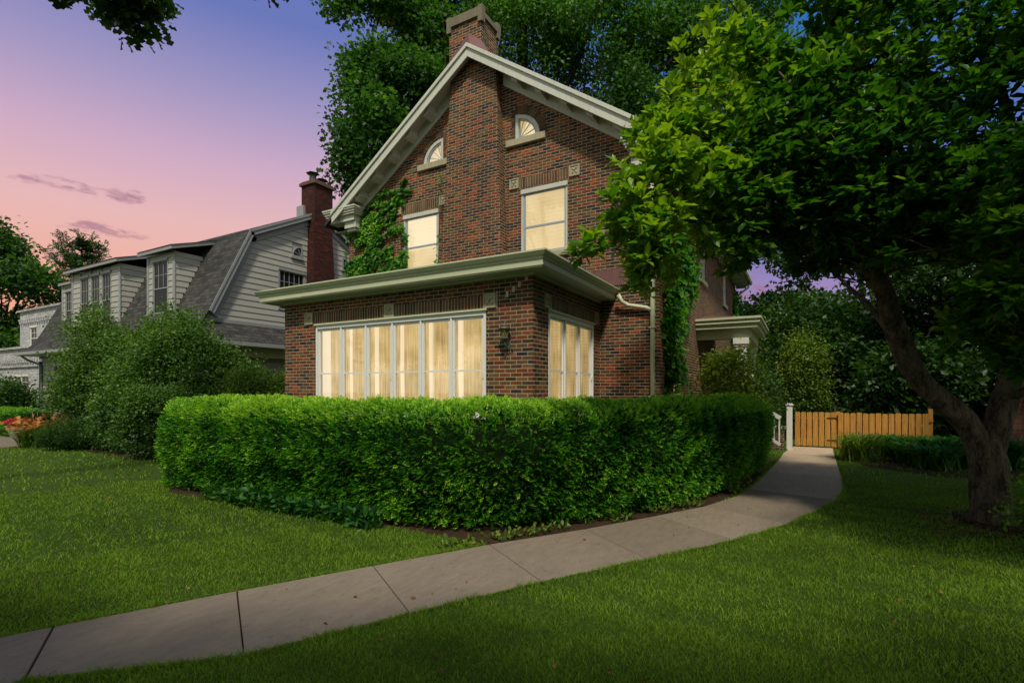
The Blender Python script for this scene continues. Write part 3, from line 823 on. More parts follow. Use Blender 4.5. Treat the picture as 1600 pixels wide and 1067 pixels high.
c = MB(); c.box(SX1-.7, gx1+.12, YW-.02, YW-.003, 3.95, 4.3); c.build('flashing', M['copper'], H)

# --- wall lantern and house number
def lathe(mb, c, prof, n=8, rot=0):
    rings = [[(c[0]+r*math.cos(2*PI*k/n+rot), c[1]+r*math.sin(2*PI*k/n+rot), c[2]+z) for k in range(n)] for r, z in prof]
    for i in range(len(rings)-1):
        for k in range(n):
            mb.face([rings[i][k], rings[i][(k+1) % n], rings[i+1][(k+1) % n], rings[i+1][k]])
lc = (-4.19, SY-.13, 2.66)
ln = MB(); lathe(ln, lc, [(.0, .19), (.018, .17), (.03, .15), (.03, .12), (.10, .095), (.105, .085), (.06, .085)], 8)
lathe(ln, lc, [(.055, -.08), (.062, -.07), (.05, -.05)], 6); lathe(ln, lc, [(.0, -.13), (.03, -.10), (.055, -.08)], 6)
for k_ in range(6):
    a_ = 2*PI*k_/6; ln.bar((lc[0]+.045*math.cos(a_), lc[1]+.045*math.sin(a_), lc[2]-.07), (lc[0]+.082*math.cos(a_), lc[1]+.082*math.sin(a_), lc[2]+.09), .008, .008, (0, 1, .1))
ln.tube([(lc[0], lc[1], lc[2]-.12), (lc[0], lc[1]+.02, lc[2]-.2), (lc[0], lc[1]+.07, lc[2]-.22), (lc[0], SY-.01, lc[2]-.12)], .011, 6)
ln.box(lc[0]-.035, lc[0]+.035, SY-.02, SY-.001, lc[2]-.24, lc[2]-.02)
lo_ = ln.build('wall_lantern', M['verdigris'], H)
lg = MB(); lathe(lg, lc, [(.044, -.065), (.076, .085)], 6); 
mm, nt, out = newmat('amber lantern glass'); k = N(nt); fin(mm, nt, out, k.bsdf(k.mix(k.noise(20), (.25, .17, .02), (.10, .09, .03)), .15, spec=.5))
lg.build('lantern_glass', mm, lo_)
cu = bpy.data.curves.new('house_number', 'FONT'); cu.body = '218'; cu.size = .085; cu.extrude = .006; cu.space_character = 1.1
tmp = bpy.data.objects.new('tmp', cu); col.objects.link(tmp)
bpy.context.view_layer.update()
me = bpy.data.meshes.new_from_object(tmp.evaluated_get(bpy.context.evaluated_depsgraph_get()))
bpy.data.objects.remove(tmp)
hn = bpy.data.objects.new('house_number', me); col.objects.link(hn); me.materials.clear(); me.materials.append(M['iron'])
hn.parent = H; hn.location = Vector((-4.22, SY-.008, 2.33))-H.location; hn.rotation_euler = (PI/2, -math.radians(22), 0)

# --- side porch
po = MB()
px0, px1, py0, py1 = XR+.001, -.86, 14.5, 18.1
po.box(px0, px1, py0, py1, 3.60, 3.66); po.box(px0, px1-.04, py0+.04, py1-.04, 3.50, 3.60); po.box(px0, px1-.10, py0+.10, py1-.10, 3.38, 3.50)
po.box(px0, px1-.28, py0+.28, py0+.44, 3.12, 3.38); po.box(px1-.44, px1-.28, py0+.44, py1-.28, 3.12, 3.38)
porch = po.build('porch_roof', M['greentrim'], H, bevel=.005)
pc = MB(); pc.face([(px0, py0+.05, 3.665), (px1-.05, py0+.05, 3.665), (px1-.6, (py0+py1)/2, 3.9), (px0, (py0+py1)/2, 3.98)]); pc.face([(px1-.05, py0+.05, 3.665), (px1-.05, py1, 3.665), (px1-.6, (py0+py1)/2, 3.9)])
pc.build('shingles', M['copper'], porch)
for (x, y) in ((-1.36, 14.86), (-1.36, 17.74)):
    q = MB(); q.box(x-.13, x+.13, y-.13, y+.13, .6, 2.9); q.box(x-.16, x+.16, y-.16, y+.16, 2.9, 2.96); q.box(x-.19, x+.19, y-.19, y+.19, 2.96, 3.12); q.box(x-.17, x+.17, y-.17, y+.17, .5, .6)
    q.build('porch_column', M['postwhite'], H, bevel=.006)
q = MB(); q.box(px0, -1.1, 14.6, 18.0, 0, .5); q.build('porch_floor', M['limestone'], H)
q = MB()     # stair handrail leading down to the path
q.bar((-1.15, 15.2, 1.45), (-.45, 15.2, 1.0), .09, .10); q.bar((-1.15, 15.2, .75), (-.45, 15.2, .3), .07, .07)
for i in range(6): q.bar((-1.1+i*.125, 15.2, .72-i*.08), (-1.1+i*.125, 15.2, 1.42-i*.08), .035, .035, (0, 1, 0))
q.build('stair_rail', M['postwhite'], H)

# ------------------------------------------------------------------ neighbour with gambrel roof
G = thing('gambrel_house', (-23, 14, 0), 'pale clapboard house with grey gambrel roof, dormers and tall red chimney', 'house')
GX, GY, GYB, GL = -17.0, 9.5, 18.8, -29.3
RID, BRK, FOOT = (14.15, 8.9), (11.05, 7.3), (9.55, 3.95)
RB, FB = (17.25, 7.3), (18.75, 3.95)
def boards(mb, fr, prof, z0, z1, step=.165, holes=()):
    """lapped boards; prof(z) -> list of (a0,a1) spans"""
    z = z0
    while z < z1-.01:
        zt_ = min(z+step, z1)
        for a0, a1 in prof((z+zt_)/2):
            segs = [(a0, a1)]
            for (h0, h1, hz0, hz1) in holes:
                if zt_ > hz0 and z < hz1:
                    ns = []
                    for s0, s1 in segs:
                        if h1 <= s0 or h0 >= s1: ns.append((s0, s1)); continue
                        if s0 < h0: ns.append((s0, h0))
                        if s1 > h1: ns.append((h1, s1))
                    segs = ns
            for s0, s1 in segs:
                if s1-s0 < .01: continue
                mb.face([fr(s0, z, .028), fr(s1, z, .028), fr(s1, zt_, .008), fr(s0, zt_, .008)])
                mb.face([fr(s0, z, .008), fr(s1, z, .008), fr(s1, z, .028), fr(s0, z, .028)])
        z += step
def gprof(z):
    def y_at(z):
        if z <= FOOT[1]: return FOOT[0]
        if z <= BRK[1]: return FOOT[0]+(BRK[0]-FOOT[0])*(z-FOOT[1])/(BRK[1]-FOOT[1])
        return BRK[0]+(RID[0]-BRK[0])*(z-BRK[1])/(RID[1]-BRK[1])
    y = y_at(z); return [(y, 2*RID[0]-y)]
sd = MB()
gw = [(12.30, 13.50, 4.75, 6.35)]
boards(sd, F_right(GX), gprof, .3, 8.85, .21, gw+[(12.9, 13.35, 6.85, 7.35)])
sd.build('siding', M['siding'], G)
bw = MB()
bw.poly([(FOOT[0], 0), (FB[0], 0), FB, RB, RID, BRK, FOOT], [], F_right(GX-.02)); bw.box(GL, GX-.03, GY+.02, GY+.05, 0, 3.4)
bw.face([(GL, GYB, 0), (GL, GY, 0), (GL, GY, 3.9), (GL, BRK[0], 7.3), (GL, RID[0], 8.9), (GL, RB[0], 7.3), (GL, GYB, 3.9)])
bw.build('wall', M['siding'], G)
fs = MB(); boards(fs, F_front(GY), lambda z: [(GL, GX)], .3, 3.4, .21, [(-28.1, -27.2, 1.0, 2.9)]); fs.build('front_siding', M['siding'], G)
gr = MB()
x0, x1 = GL-.5, GX+.22
prof = [(8.85, 3.30), (9.02, 3.48), (9.28, 3.78), FOOT, BRK, RID, RB, FB, (19.3, 3.5)]
prof = [(8.75, 3.36), (9.05, 3.52), (9.32, 3.80), (9.62, 4.35), (BRK[0], BRK[1]+.06), (RID[0], RID[1]+.08), (RB[0], RB[1]+.06), FB, (19.5, 3.4)]
for i in range(len(prof)-1):
    (ya, za), (yb_, zb_) = prof[i], prof[i+1]
    xr = x1 if i >= 2 else GX+.05
    gr.face([(x0, ya, za), (xr, ya, za), (xr, yb_, zb_), (x0, yb_, zb_)])
    gr.face([(x0, yb_, zb_-.12), (xr, yb_, zb_-.12), (xr, ya, za-.12), (x0, ya, za-.12)])
# pent skirt along the gable side
gr.face([(GX+.62, 8.75, 3.36), (GX+.62, 19.4, 3.36), (GX+.03, 19.0, 4.02), (GX+.03, 9.3, 4.02)])
gr.face([(GX+.05, 8.75, 3.36), (GX+.62, 8.75, 3.36), (GX+.03, 9.3, 4.02)])
groof = gr.build('roof', M['shingle'], G)
gt = MB()
def rakeseg(mb, p, q, x0_, x1_, h):
    (ya, za), (yb_, zb_) = p, q
    d = Vector((0, yb_-ya, zb_-za)).normalized(); n = Vector((0, -d.z, d.y)) if d.y >= 0 else Vector((0, -d.z, d.y))
    if n.z < 0: n = -n
    o = n*h
    mb.hexa([(x0_, ya-o.y, za-o.z), (x1_, ya-o.y, za-o.z), (x1_, yb_-o.y, zb_-o.z), (x0_, yb_-o.y, zb_-o.z), (x0_, ya, za), (x1_, ya, za), (x1_, yb_, zb_), (x0_, yb_, zb_)])
for p, q in ((prof[3], prof[4]), (prof[4], prof[5]), (prof[5], prof[6]), (prof[6], prof[7])):
    p = (p[0], p[1]-.003); q = (q[0], q[1]-.003)
    rakeseg(gt, p, q, GX+.10, GX+.225, .20); rakeseg(gt, p, q, GX+.03, GX+.06, .42); rakeseg(gt, p, q, GX+.222, GX+.25, .07)
gt.box(GL-.5, GX+.1, 8.66, 8.76, 3.24, 3.36); gt.box(GX+.60, GX+.70, 8.66, 19.4, 3.24, 3.37); gt.box(GX+.1, GX+.60, 8.66, 8.75, 3.24, 3.36)
gt.box(GX+.031, GX+.05, 9.4, 18.9, 4.02, 4.14)
gt.build('trim_board', M['greytrim'], G)
gs = MB(); gs.box(GL-.45, GX+.1, 8.76, GY, 3.22, 3.25); gs.box(GX+.03, GX+.60, 8.76, 19.3, 3.22, 3.25); gs.box(GX+.03, GX+.3, 9.5, 18.8, 2.9, 3.22)
gs.build('soffit', M['greentrim'], G)
hung(F_right(GX), 12.30, 13.50, 4.75, 6.35, casing='greytrim', sash='greytrim', rail=.45, blinds=False, stone=False, cols=5, glass='darkglass', par=G, out=.05)
def small_quarter(y, z, r, s):
    fr = F_right(GX); m_ = MB()
    P = quarter(y, z, r, s, 10); Q = quarter(y+s*.07, z+.07, r-.13, s, 10)
    for i in range(len(P)):
        j = (i+1) % len(P); m_.face([fr(*P[i], .05), fr(*P[j], .05), fr(*Q[j], .05), fr(*Q[i], .05)]); m_.face([fr(*P[i], 0), fr(*P[j], 0), fr(*P[j], .05), fr(*P[i], .05)])
    for an in (30, 60):
        a_ = math.radians(an); m_.bar(fr(y+s*.08, z+.08, .045), fr(y+s*(r-.07)*math.cos(a_), z+(r-.07)*math.sin(a_), .045), .02, .02, (1, 0, 0))
    lo, hi = sorted((y-s*.05, y+s*(r+.05))); fbox(m_, fr, lo, hi, z-.07, z, 0, .09)
    w_ = m_.build('attic_window', M['greytrim'], G)
    g = MB(); g.face([fr(*p, .035) for p in Q]); g.build('pane', M['darkglass'], w_)
# left one is a full half-round, right one a quarter
small_quarter(13.35, 6.87, .46, -1); small_quarter(15.35, 6.87, .5, 1)
gc = MB(); gc.hexa([(GX, 13.45, 3.2), (GX+.5, 13.45, 3.2), (GX+.5, 14.75, 3.2), (GX, 14.75, 3.2), (GX, 13.62, 7.9), (GX+.42, 13.62, 7.9), (GX+.42, 14.5, 7.9), (GX, 14.5, 7.9)])
gc.box(GX-.35, GX+.42, 13.62, 14.5, 7.9, 9.85); gchim = gc.build('chimney', M['chimbrick'], G)
q = MB(); q.box(GX-.42, GX+.49, 13.55, 14.57, 9.85, 9.97); q.box(GX-.36, GX+.43, 13.61, 14.51, 9.97, 10.03); q.build('chimney_cap', M['oldwood'], gchim, bevel=.01)
q = MB()
for y, h in ((13.85, .28), (14.28, .16)):
    lathe(q, (GX+.03, y, 10.03), [(.15, 0), (.13, h)], 10); lathe(q, (GX+.03, y, 10.03), [(.27, h+.07), (.0, h+.17)], 6); lathe(q, (GX+.03, y, 10.03), [(.0, h+.06), (.27, h+.07)], 6)
    for a_ in range(4): q.bar((GX+.03+.12*math.cos(a_*PI/2), y+.12*math.sin(a_*PI/2), 10.03+h), (GX+.03+.14*math.cos(a_*PI/2), y+.14*math.sin(a_*PI/2), 10.1+h), .02, .02, (0, 1, 0))
q.build('flue_cap', M['iron'], gchim)
q = MB(); q.box(GX-.5, GX-.1, 13.50, 13.61, 8.5, 9.05); q.build('flashing', M['greytrim'], gchim)
# dormers: front wall, cheek walls, lid
def yslope(z):     # front of lower slope
    return 9.62+(BRK[0]-9.62)*(z-4.35)/(BRK[1]+.06-4.35)
def dormer(xa, xb, yf, z0, z1, wins, ov=.25, name='dormer'):
    m_ = MB()
    boards(m_, F_front(yf), lambda z: [(xa, xb)], z0, z1, .21, [(w[0], w[1], w[2], w[3]) for w in wins])
    for x, s in ((xb, 1), (xa, -1)):
        fr = (lambda X, S: (lambda a, z, n: (X+S*n, a, z)))(x, s)
        boards(m_, fr, lambda z: [(yf, max(yf+.01, yslope(z)))], z0, z1, .21)
    m_.box(xa+.02, xb-.02, yf+.02, yf+.05, z0, z1)
    d_ = m_.build(name, M['siding'], G)
    t = MB()
    y1 = 11.3
    t.hexa([(xa-ov, yf-ov, z1), (xb+ov, yf-ov, z1), (xb+ov, y1, z1+.62), (xa-ov, y1, z1+.62), (xa-ov, yf-ov, z1+.13), (xb+ov, yf-ov, z1+.13), (xb+ov, y1, z1+.75), (xa-ov, y1, z1+.75)])
    t.box(xb-.10, xb+.035, yf-.035, yf-.001, z0, z1); t.box(xa-.035, xa+.10, yf-.035, yf-.001, z0, z1)
    t.build('dormer_trim', M['greytrim'], d_)
    r = MB(); r.face([(xa-ov, yf-ov-.03, z1+.135), (xb+ov+.03, yf-ov-.03, z1+.135), (xb+ov+.03, y1, z1+.755), (xa-ov, y1, z1+.755)]); r.build('dormer_roof', M['shingle'], d_)
    for w in wins: hung(F_front(yf), w[0], w[1], w[2], w[3], casing='greytrim', sash='greytrim', rail=.48, blinds=False, stone=False, cols=3, glass='darkglass', par=G, out=.05)
dormer(-26.8, -22.7, 9.66, 3.9, 6.60, [(-26.05, -25.25, 4.3, 6.43), (-25.12, -24.32, 4.3, 6.43), (-24.19, -23.39, 4.3, 6.43)])
dormer(-28.3, -26.95, 9.85, 3.9, 6.30, [(-28.0, -27.3, 4.4, 6.1)], ov=.13)
dormer(-20.75, -18.95, 9.70, 3.9, 6.58, [(-20.4, -19.35, 4.45, 6.42)])
hung(F_front(GY), -28.1, -27.2, 1.0, 2.9, casing='trim', sash='greytrim', rail=.5, blinds=False, stone=False, cols=2, glass='darkglass', par=G, out=.05)
q = MB(); q.tube([(-29.5, 8.8, 3.25), (-29.4, 9.0, 3.05), (-29.3, 9.42, 2.85), (-29.25, 9.42, .2)], .05, 8); q.build('downspout', M['greytrim'], G)
# entry handrail
hr = thing('iron_handrail', (-23.6, 7.8, 0), 'black iron handrail of the entry steps behind the orange flowers', 'handrail')
q = MB(); q.tube([(-24.6, 7.4, .75), (-24.0, 7.5, .95), (-22.0, 7.9, 1.55), (-21.2, 8.2, 1.6)], .028, 8); q.tube([(-24.0, 7.5, .3), (-22.0, 7.9, .9), (-21.2, 8.2, .95)], .018, 6); q.build('rail', M['iron'], hr)
for i in range(9):
    f_ = i/8; x, y, z = -24.0+2.0*f_, 7.5+.4*f_, .95+.6*f_
    q = MB(); q.tube([(x, y, z-.7), (x, y, z)], .014, 6); q.build('baluster', M['iron'], hr)
q = MB(); q.tube([(-24.0, 7.5, 0), (-24.0, 7.5, .95)], .035, 8); q.build('post', M['iron'], hr)

# ------------------------------------------------------------------ white brick building far left
W = thing('white_brick_building', (-36, 13, 0), 'flat roofed building of white painted brick at the far left edge', 'building')
q = MB(); q.poly([(-37.6, 0), (-30.5, 0), (-30.5, 6.0), (-37.6, 6.0)], [[(-36.3, 3.9), (-35.4, 3.9), (-35.4, 5.2), (-36.3, 5.2)]], F_front(11.2), reveal=.15)
q.face([(-30.5, 11.2, 0), (-30.5, 20, 0), (-30.5, 20, 6), (-30.5, 11.2, 6)]); q.face([(-37.6, 20, 0), (-37.6, 11.2, 0), (-37.6, 11.2, 6), (-37.6, 20, 6)])
q.face([(-37.6, 11.2, 5.95), (-30.5, 11.2, 5.95), (-30.5, 20, 5.95), (-37.6, 20, 5.95)])
q.build('wall', M['whitebrick'], W)
q = MB(); q.poly([(-52, 0), (-31, 0), (-31, 3.75), (-52, 3.75)], [[(-35.0, 1.3), (-32.2, 1.3), (-32.2, 2.5), (-35.0, 2.5)]], F_front(9.9), reveal=.12); q.face([(-52, 9.9, 3.7), (-31, 9.9, 3.7), (-31, 11.1, 3.7), (-52, 11.1, 3.7)])
q.build('wing_wall', M['whitebrick'], W)
q = MB(); q.box(-37.68, -30.4, 11.08, 11.3, 6.0, 6.10); q.box(-52, -30.9, 9.8, 10.0, 3.75, 3.85)
x = -37.4
while x < -30.6: q.box(x, x+.14, 11.10, 11.2, 5.35, 5.52); q.box(x, x+.14, 9.8, 9.9, 3.05, 3.2) ; x += .3
q.box(-37.6, -30.5, 11.12, 11.2, 5.52, 5.6); q.box(-52, -31, 9.82, 9.9, 2.85, 2.93)
q.build('cornice', M['whitebrick'], W)
hung(F_front(11.2), -36.3, -35.4, 3.9, 5.2, casing='postwhite', sash='postwhite', blinds=False, stone=False, cols=2, glass='darkglass', par=W, rail=.5)
for a0 in (-35.0, -34.07, -33.14): hung(F_front(9.9), a0, a0+.93, 1.3, 2.5, casing='postwhite', sash='postwhite', blinds=False, stone=False, cols=2, glass='darkglass', par=W, rail=.5)
# right neighbour glimpsed through the leaves
B = thing('red_brick_house', (9, 24, 0), 'red brick house glimpsed behind the leaning tree at the right edge', 'house')
q = MB(); q.poly([(5.2, 0), (15, 0), (15, 5.4), (10.1, 8.6), (5.2, 5.4)], [[(6.2, 1.2), (7.2, 1.2), (7.2, 2.8), (6.2, 2.8)]], F_front(20), reveal=.15); q.face([(5.2, 30, 0), (5.2, 20, 0), (5.2, 20, 5.4), (5.2, 30, 5.4)]); q.build('wall', M['redbrick'], B)
q = MB(); q.hexa([(4.7, 19.6, 5.1), (10.1, 19.6, 8.65), (10.1, 30, 8.65), (4.7, 30, 5.1), (4.7, 19.6, 5.25), (10.1, 19.6, 8.8), (10.1, 30, 8.8), (4.7, 30, 5.25)]); q.hexa([(10.1, 19.6, 8.65), (15.5, 19.6, 5.1), (15.5, 30, 5.1), (10.1, 30, 8.65), (10.1, 19.6, 8.8), (15.5, 19.6, 5.25), (15.5, 30, 5.25), (10.1, 30, 8.8)]); q.build('roof', M['shingle'], B)
hung(F_front(20), 6.2, 7.2, 1.2, 2.8, casing='postwhite', sash='postwhite', blinds=False, cols=2, glass='darkglass', par=B)

# ------------------------------------------------------------------ fence, gate, posts
def picket(mb, x, y, w, z0, z1, t=.02):
    c = .022
    pts = [(x, z0), (x+w, z0), (x+w, z1-c), (x+w-c, z1), (x+c, z1), (x, z1-c)]
    mb.face([(a, y, z) for a, z in pts]); mb.face([(a, y+t, z) for a, z in pts][::-1])
    for i in range(6):
        a, b = pts[i], pts[(i+1) % 6]; mb.face([(a[0], y, a[1]), (a[0], y+t, a[1]), (b[0], y+t, b[1]), (b[0], y, b[1])])
gate = thing('picket_gate', (.4, 17.95, 0), 'new cedar picket gate with black strap hinges at the end of the concrete path', 'gate')
fence = thing('picket_fence', (2, 17.95, 0), 'cedar picket fence running right from the gate, behind the daylily clump', 'fence')
def stain(o, v):
    a_ = o.data.attributes.new('tint', 'FLOAT', 'POINT'); a_.data.foreach_set('value', [v]*len(o.data.vertices))
for i in range(7):
    x = -.13+i*.157; q = MB(); picket(q, x, 17.93+rnd.uniform(-.004, .004), .134, .05, 1.085+rnd.uniform(-.012, .012)); q.build('picket', M['cedar'], gate)
q = MB(); q.box(-.14, .96, 17.96, 18.0, .86, .95); q.box(-.14, .96, 17.96, 18.0, .2, .29); q.bar((-.1, 17.985, .29), (.9, 17.985, .86), .02, .08, (0, 0, 1)); q.build('rail', M['cedar'], gate)
q = MB()
for z in (.91, .25): q.hexa([(.70, 17.915, z-.008), (.98, 17.915, z-.025), (.98, 17.928, z-.025), (.70, 17.928, z-.008), (.70, 17.915, z+.008), (.98, 17.915, z+.025), (.98, 17.928, z+.025), (.70, 17.928, z+.008)]); q.box(.955, .985, 17.905, 17.929, z-.06, z+.06)
q.build('hinge', M['iron'], gate)
i = 0; x = .985
while x < 3.1:
    q = MB(); picket(q, x, 17.93+rnd.uniform(-.004, .004), .132, .05, 1.075+rnd.uniform(-.015, .015)); q.build('picket', M['cedar'], fence); x += .152; i += 1
q = MB(); q.box(.97, 3.2, 17.96, 18.0, .86, .95); q.box(.97, 3.2, 17.96, 18.0, .2, .29); q.build('rail', M['cedar'], fence)
for x in (.93, 3.10):
    q = MB(); q.box(x, x+.10, 18.005, 18.10, 0, 1.10 if x < 2 else 1.22); q.build('post', M['cedar'], fence)
pst = thing('gate_post', (-.26, 16.75, 0), 'white square wooden post at the left side of the path before the gate', 'post')
q = MB(); q.box(-.34, -.19, 16.68, 16.83, 0, 1.30); q.build('shaft', M['postwhite'], pst, bevel=.008)
q = MB(); q.box(-.365, -.165, 16.655, 16.855, 1.30, 1.335); q.box(-.34, -.19, 16.68, 16.83, 1.335, 1.36); q.build('cap', M['postwhite'], pst, bevel=.006)
pr = thing('brick_pier', (-.65, 17.0, 0), 'low dark brick pier with stone cap between the hedge and the white post', 'pier')
q = MB(); q.box(-1.0, -.40, 16.75, 17.15, 0, .62); q.build('shaft', M['brick'], pr)
q = MB(); q.box(-1.04, -.36, 16.70, 17.2, .62, .69); q.build('cap', M['limestone'], pr, bevel=.008)
tr = thing('iron_railing', (-.7, 16.95, .69), 'black iron railing standing on the low brick pier', 'railing')
for i in range(7):
    q = MB(); q.tube([(-.98+i*.095, 16.95, .69), (-.98+i*.095, 16.95, 1.10)], .009, 6); q.build('baluster', M['iron'], tr)
q = MB(); q.box(-1.0, -.39, 16.935, 16.965, 1.10, 1.125); q.build('rail', M['iron'], tr)
of = thing('board_fence', (1.5, 27, 0), 'old brown board fence under the dark trees beyond the cedar gate', 'fence')
q = MB()
for i in range(60):
    x = -1.5+i*.16; q.box(x, x+.13, 27, 27.03, 0, 2.05+rnd.uniform(-.03, .03))
q.build('boards', M['oldwood'], of)
q = MB(); q.box(-1.5, 8.1, 27.03, 27.08, 1.7, 1.8); q.build('rail', M['oldwood'], of)

# ------------------------------------------------------------------ vegetation
MDRY = leaf_mat('dead yew sprigs', (.10, .045, .015), (.22, .09, .03), (.32, .15, .05), .2, .8, tc=(1, 1, 1))
def hedge(label, pts, hw, h, n, mat, tpl, size, cat='hedge', name='hedge', core=True, bulge=.16, tintbias=0):
    """rounded clipped hedge along a polyline; returns the thing"""
    P = np.array(pts, float); seg = np.linalg.norm(np.diff(P, axis=0), axis=1); L = seg.sum(); cum = np.r_[0, np.cumsum(seg)]
    def at(s):
        s = np.clip(s, 0, L); x = np.interp(s, cum, P[:, 0]); y = np.interp(s, cum, P[:, 1])
        e = .25; d = np.stack([np.interp(s+e, cum, P[:, 0])-np.interp(s-e, cum, P[:, 0]), np.interp(s+e, cum, P[:, 1])-np.interp(s-e, cum, P[:, 1])], -1)
        d = norm(d); return np.stack([x, y], -1), d
    def surf(s, u, inset=0):
        """s arc position incl. rounded ends, u 0..1 around the section from one foot over the top to the other"""
        over = np.maximum(0, np.maximum(-s, s-L))          # inside the end caps
        c, d = at(s); sgn = np.where(s < 0, -1, 1)
        nrm = np.stack([d[:, 1], -d[:, 0]], -1)
        a_ = (u-.5)*2                                       # -1 .. 1
        th = np.clip(a_*1.28, -1.28, 1.28)
        # superellipse section
        ang = a_*PI*.5*1.0
        k = .42
        X = np.sign(np.sin(ang))*np.abs(np.sin(ang))**k; Z = np.abs(np.cos(ang))**k
        side = hw*X*(1-bulge*np.clip(1-Z*1.5, 0, 1)*1.6)
        capf = np.sqrt(np.clip(1-(over/(hw*1.0))**2.6, 0, 1))
        zz = (h-inset)*Z*(1-.10*(1-capf)); r = (side-np.sign(side)*inset)*capf
        xy = c+nrm*r[:, None]+d*(sgn*over)[:, None]
        q = np.concatenate([xy, zz[:, None]], 1); return q
    T = thing(name, (P[0][0], P[0][1], 0), label, cat)
    # sample with rejection towards the section's metric by u jitter
    s = RS.uniform(-hw, L+hw, n)
    # equalise along section: tabulate
    uu = np.linspace(0, 1, 400); tab = surf(np.full(400, L/2), uu); dl = np.r_[0, np.cumsum(np.linalg.norm(np.diff(tab, axis=0), axis=1))]
    u = np.interp(RS.uniform(0, dl[-1], n), dl, uu)
    Q = surf(s, u); e = .004
    du = surf(s, np.clip(u+e, 0, 1))-surf(s, np.clip(u-e, 0, 1)); ds = surf(s+.02, u)-surf(s-.02, u)
    Nn = norm(np.cross(ds, du)); cen = surf(s, np.full(n, .5)); cen[:, 2] = h*.5
    fl = np.sum(Nn*(Q-cen), 1) < 0; Nn[fl] *= -1
    lump = vnoise(Q, 2.6, 3)*.07+vnoise(Q, 11, 4)*.11-.11
    depth = .02-np.abs(RS.normal(0, .06, n))
    Q = Q+Nn*(lump+depth)[:, None]
    keep = (Q[:, 2] > .05)
    Q, Nn = Q[keep], Nn[keep]; m_ = len(Q)
    D = Nn*.8+RS.normal(0, .34, (m_, 3))+np.array([0, 0, .12]); 
    up = Nn*.3+np.array([0, 0, 1.0])
    tn = np.clip(.42+.40*(Nn[:, 2] > .35)*1.0+(lump[keep]+.02)*2.6+depth[keep]*8+RS.normal(0, .24, m_)+tintbias, 0, 1)  # top sprigs lighter, deep ones darker: sun and shade painted in
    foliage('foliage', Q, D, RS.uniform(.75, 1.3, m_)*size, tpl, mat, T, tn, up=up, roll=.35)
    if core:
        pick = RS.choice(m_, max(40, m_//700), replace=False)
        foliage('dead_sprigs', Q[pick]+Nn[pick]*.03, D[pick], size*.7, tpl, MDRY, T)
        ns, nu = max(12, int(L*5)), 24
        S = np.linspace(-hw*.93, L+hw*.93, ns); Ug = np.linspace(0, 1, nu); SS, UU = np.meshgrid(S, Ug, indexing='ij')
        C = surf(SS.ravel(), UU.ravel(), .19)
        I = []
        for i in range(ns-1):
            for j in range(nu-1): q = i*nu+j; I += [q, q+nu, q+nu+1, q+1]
        np_mesh('inner_shade_shell', C, 4, I, M['hedgecore'], T, np.zeros(len(C)), True)  # near-black shell: shade inside the hedge put into its colour
    return T
HP = [(-9.42, 5.42), (-7.5, 5.48), (-5.6, 5.50), (-4.2, 5.55), (-3.45, 5.85), (-2.85, 6.6), (-2.2, 7.75), (-1.75, 9.0), (-1.50, 10.6), (-1.32, 12.2), (-1.30, 13.4)]
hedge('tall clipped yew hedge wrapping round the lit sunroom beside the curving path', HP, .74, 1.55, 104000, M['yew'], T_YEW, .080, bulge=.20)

def blob_points(n, blobs, shell=.55, seed=0, noise_sc=.9, cut=.42, pw=.75):
    """points in a union of ellipsoids (cx,cy,cz,rx,ry,rz), outer-weighted, with gaps"""
    vols = np.array([b[3]*b[4]*b[5] for b in blobs]); pr_ = vols**pw; pr_ = pr_/pr_.sum()
    out = []
    need = n
    while need > 0:
        k = RS.choice(len(blobs), need*2, p=pr_); Bq = np.array(blobs)[k]
        d = norm(RS.normal(0, 1, (len(k), 3))); r = RS.uniform(shell, 1, len(k))**.6
        r = r*(.80+.40*vnoise(d*2.4+Bq[:, :3], 1.2, 5))
        p = Bq[:, :3]+d*Bq[:, 3:]*r[:, None]
        keep = (vnoise(p, noise_sc, 9+seed)+RS.normal(0, .06, len(p)) > cut) | ((Bq[:, 3] < .52) & (RS.uniform(0, 1, len(p)) > .62))
        p = p[keep]; out.append(np.c_[p, d[keep]]); need = n-sum(len(o) for o in out)
    return np.concatenate(out)[:n]

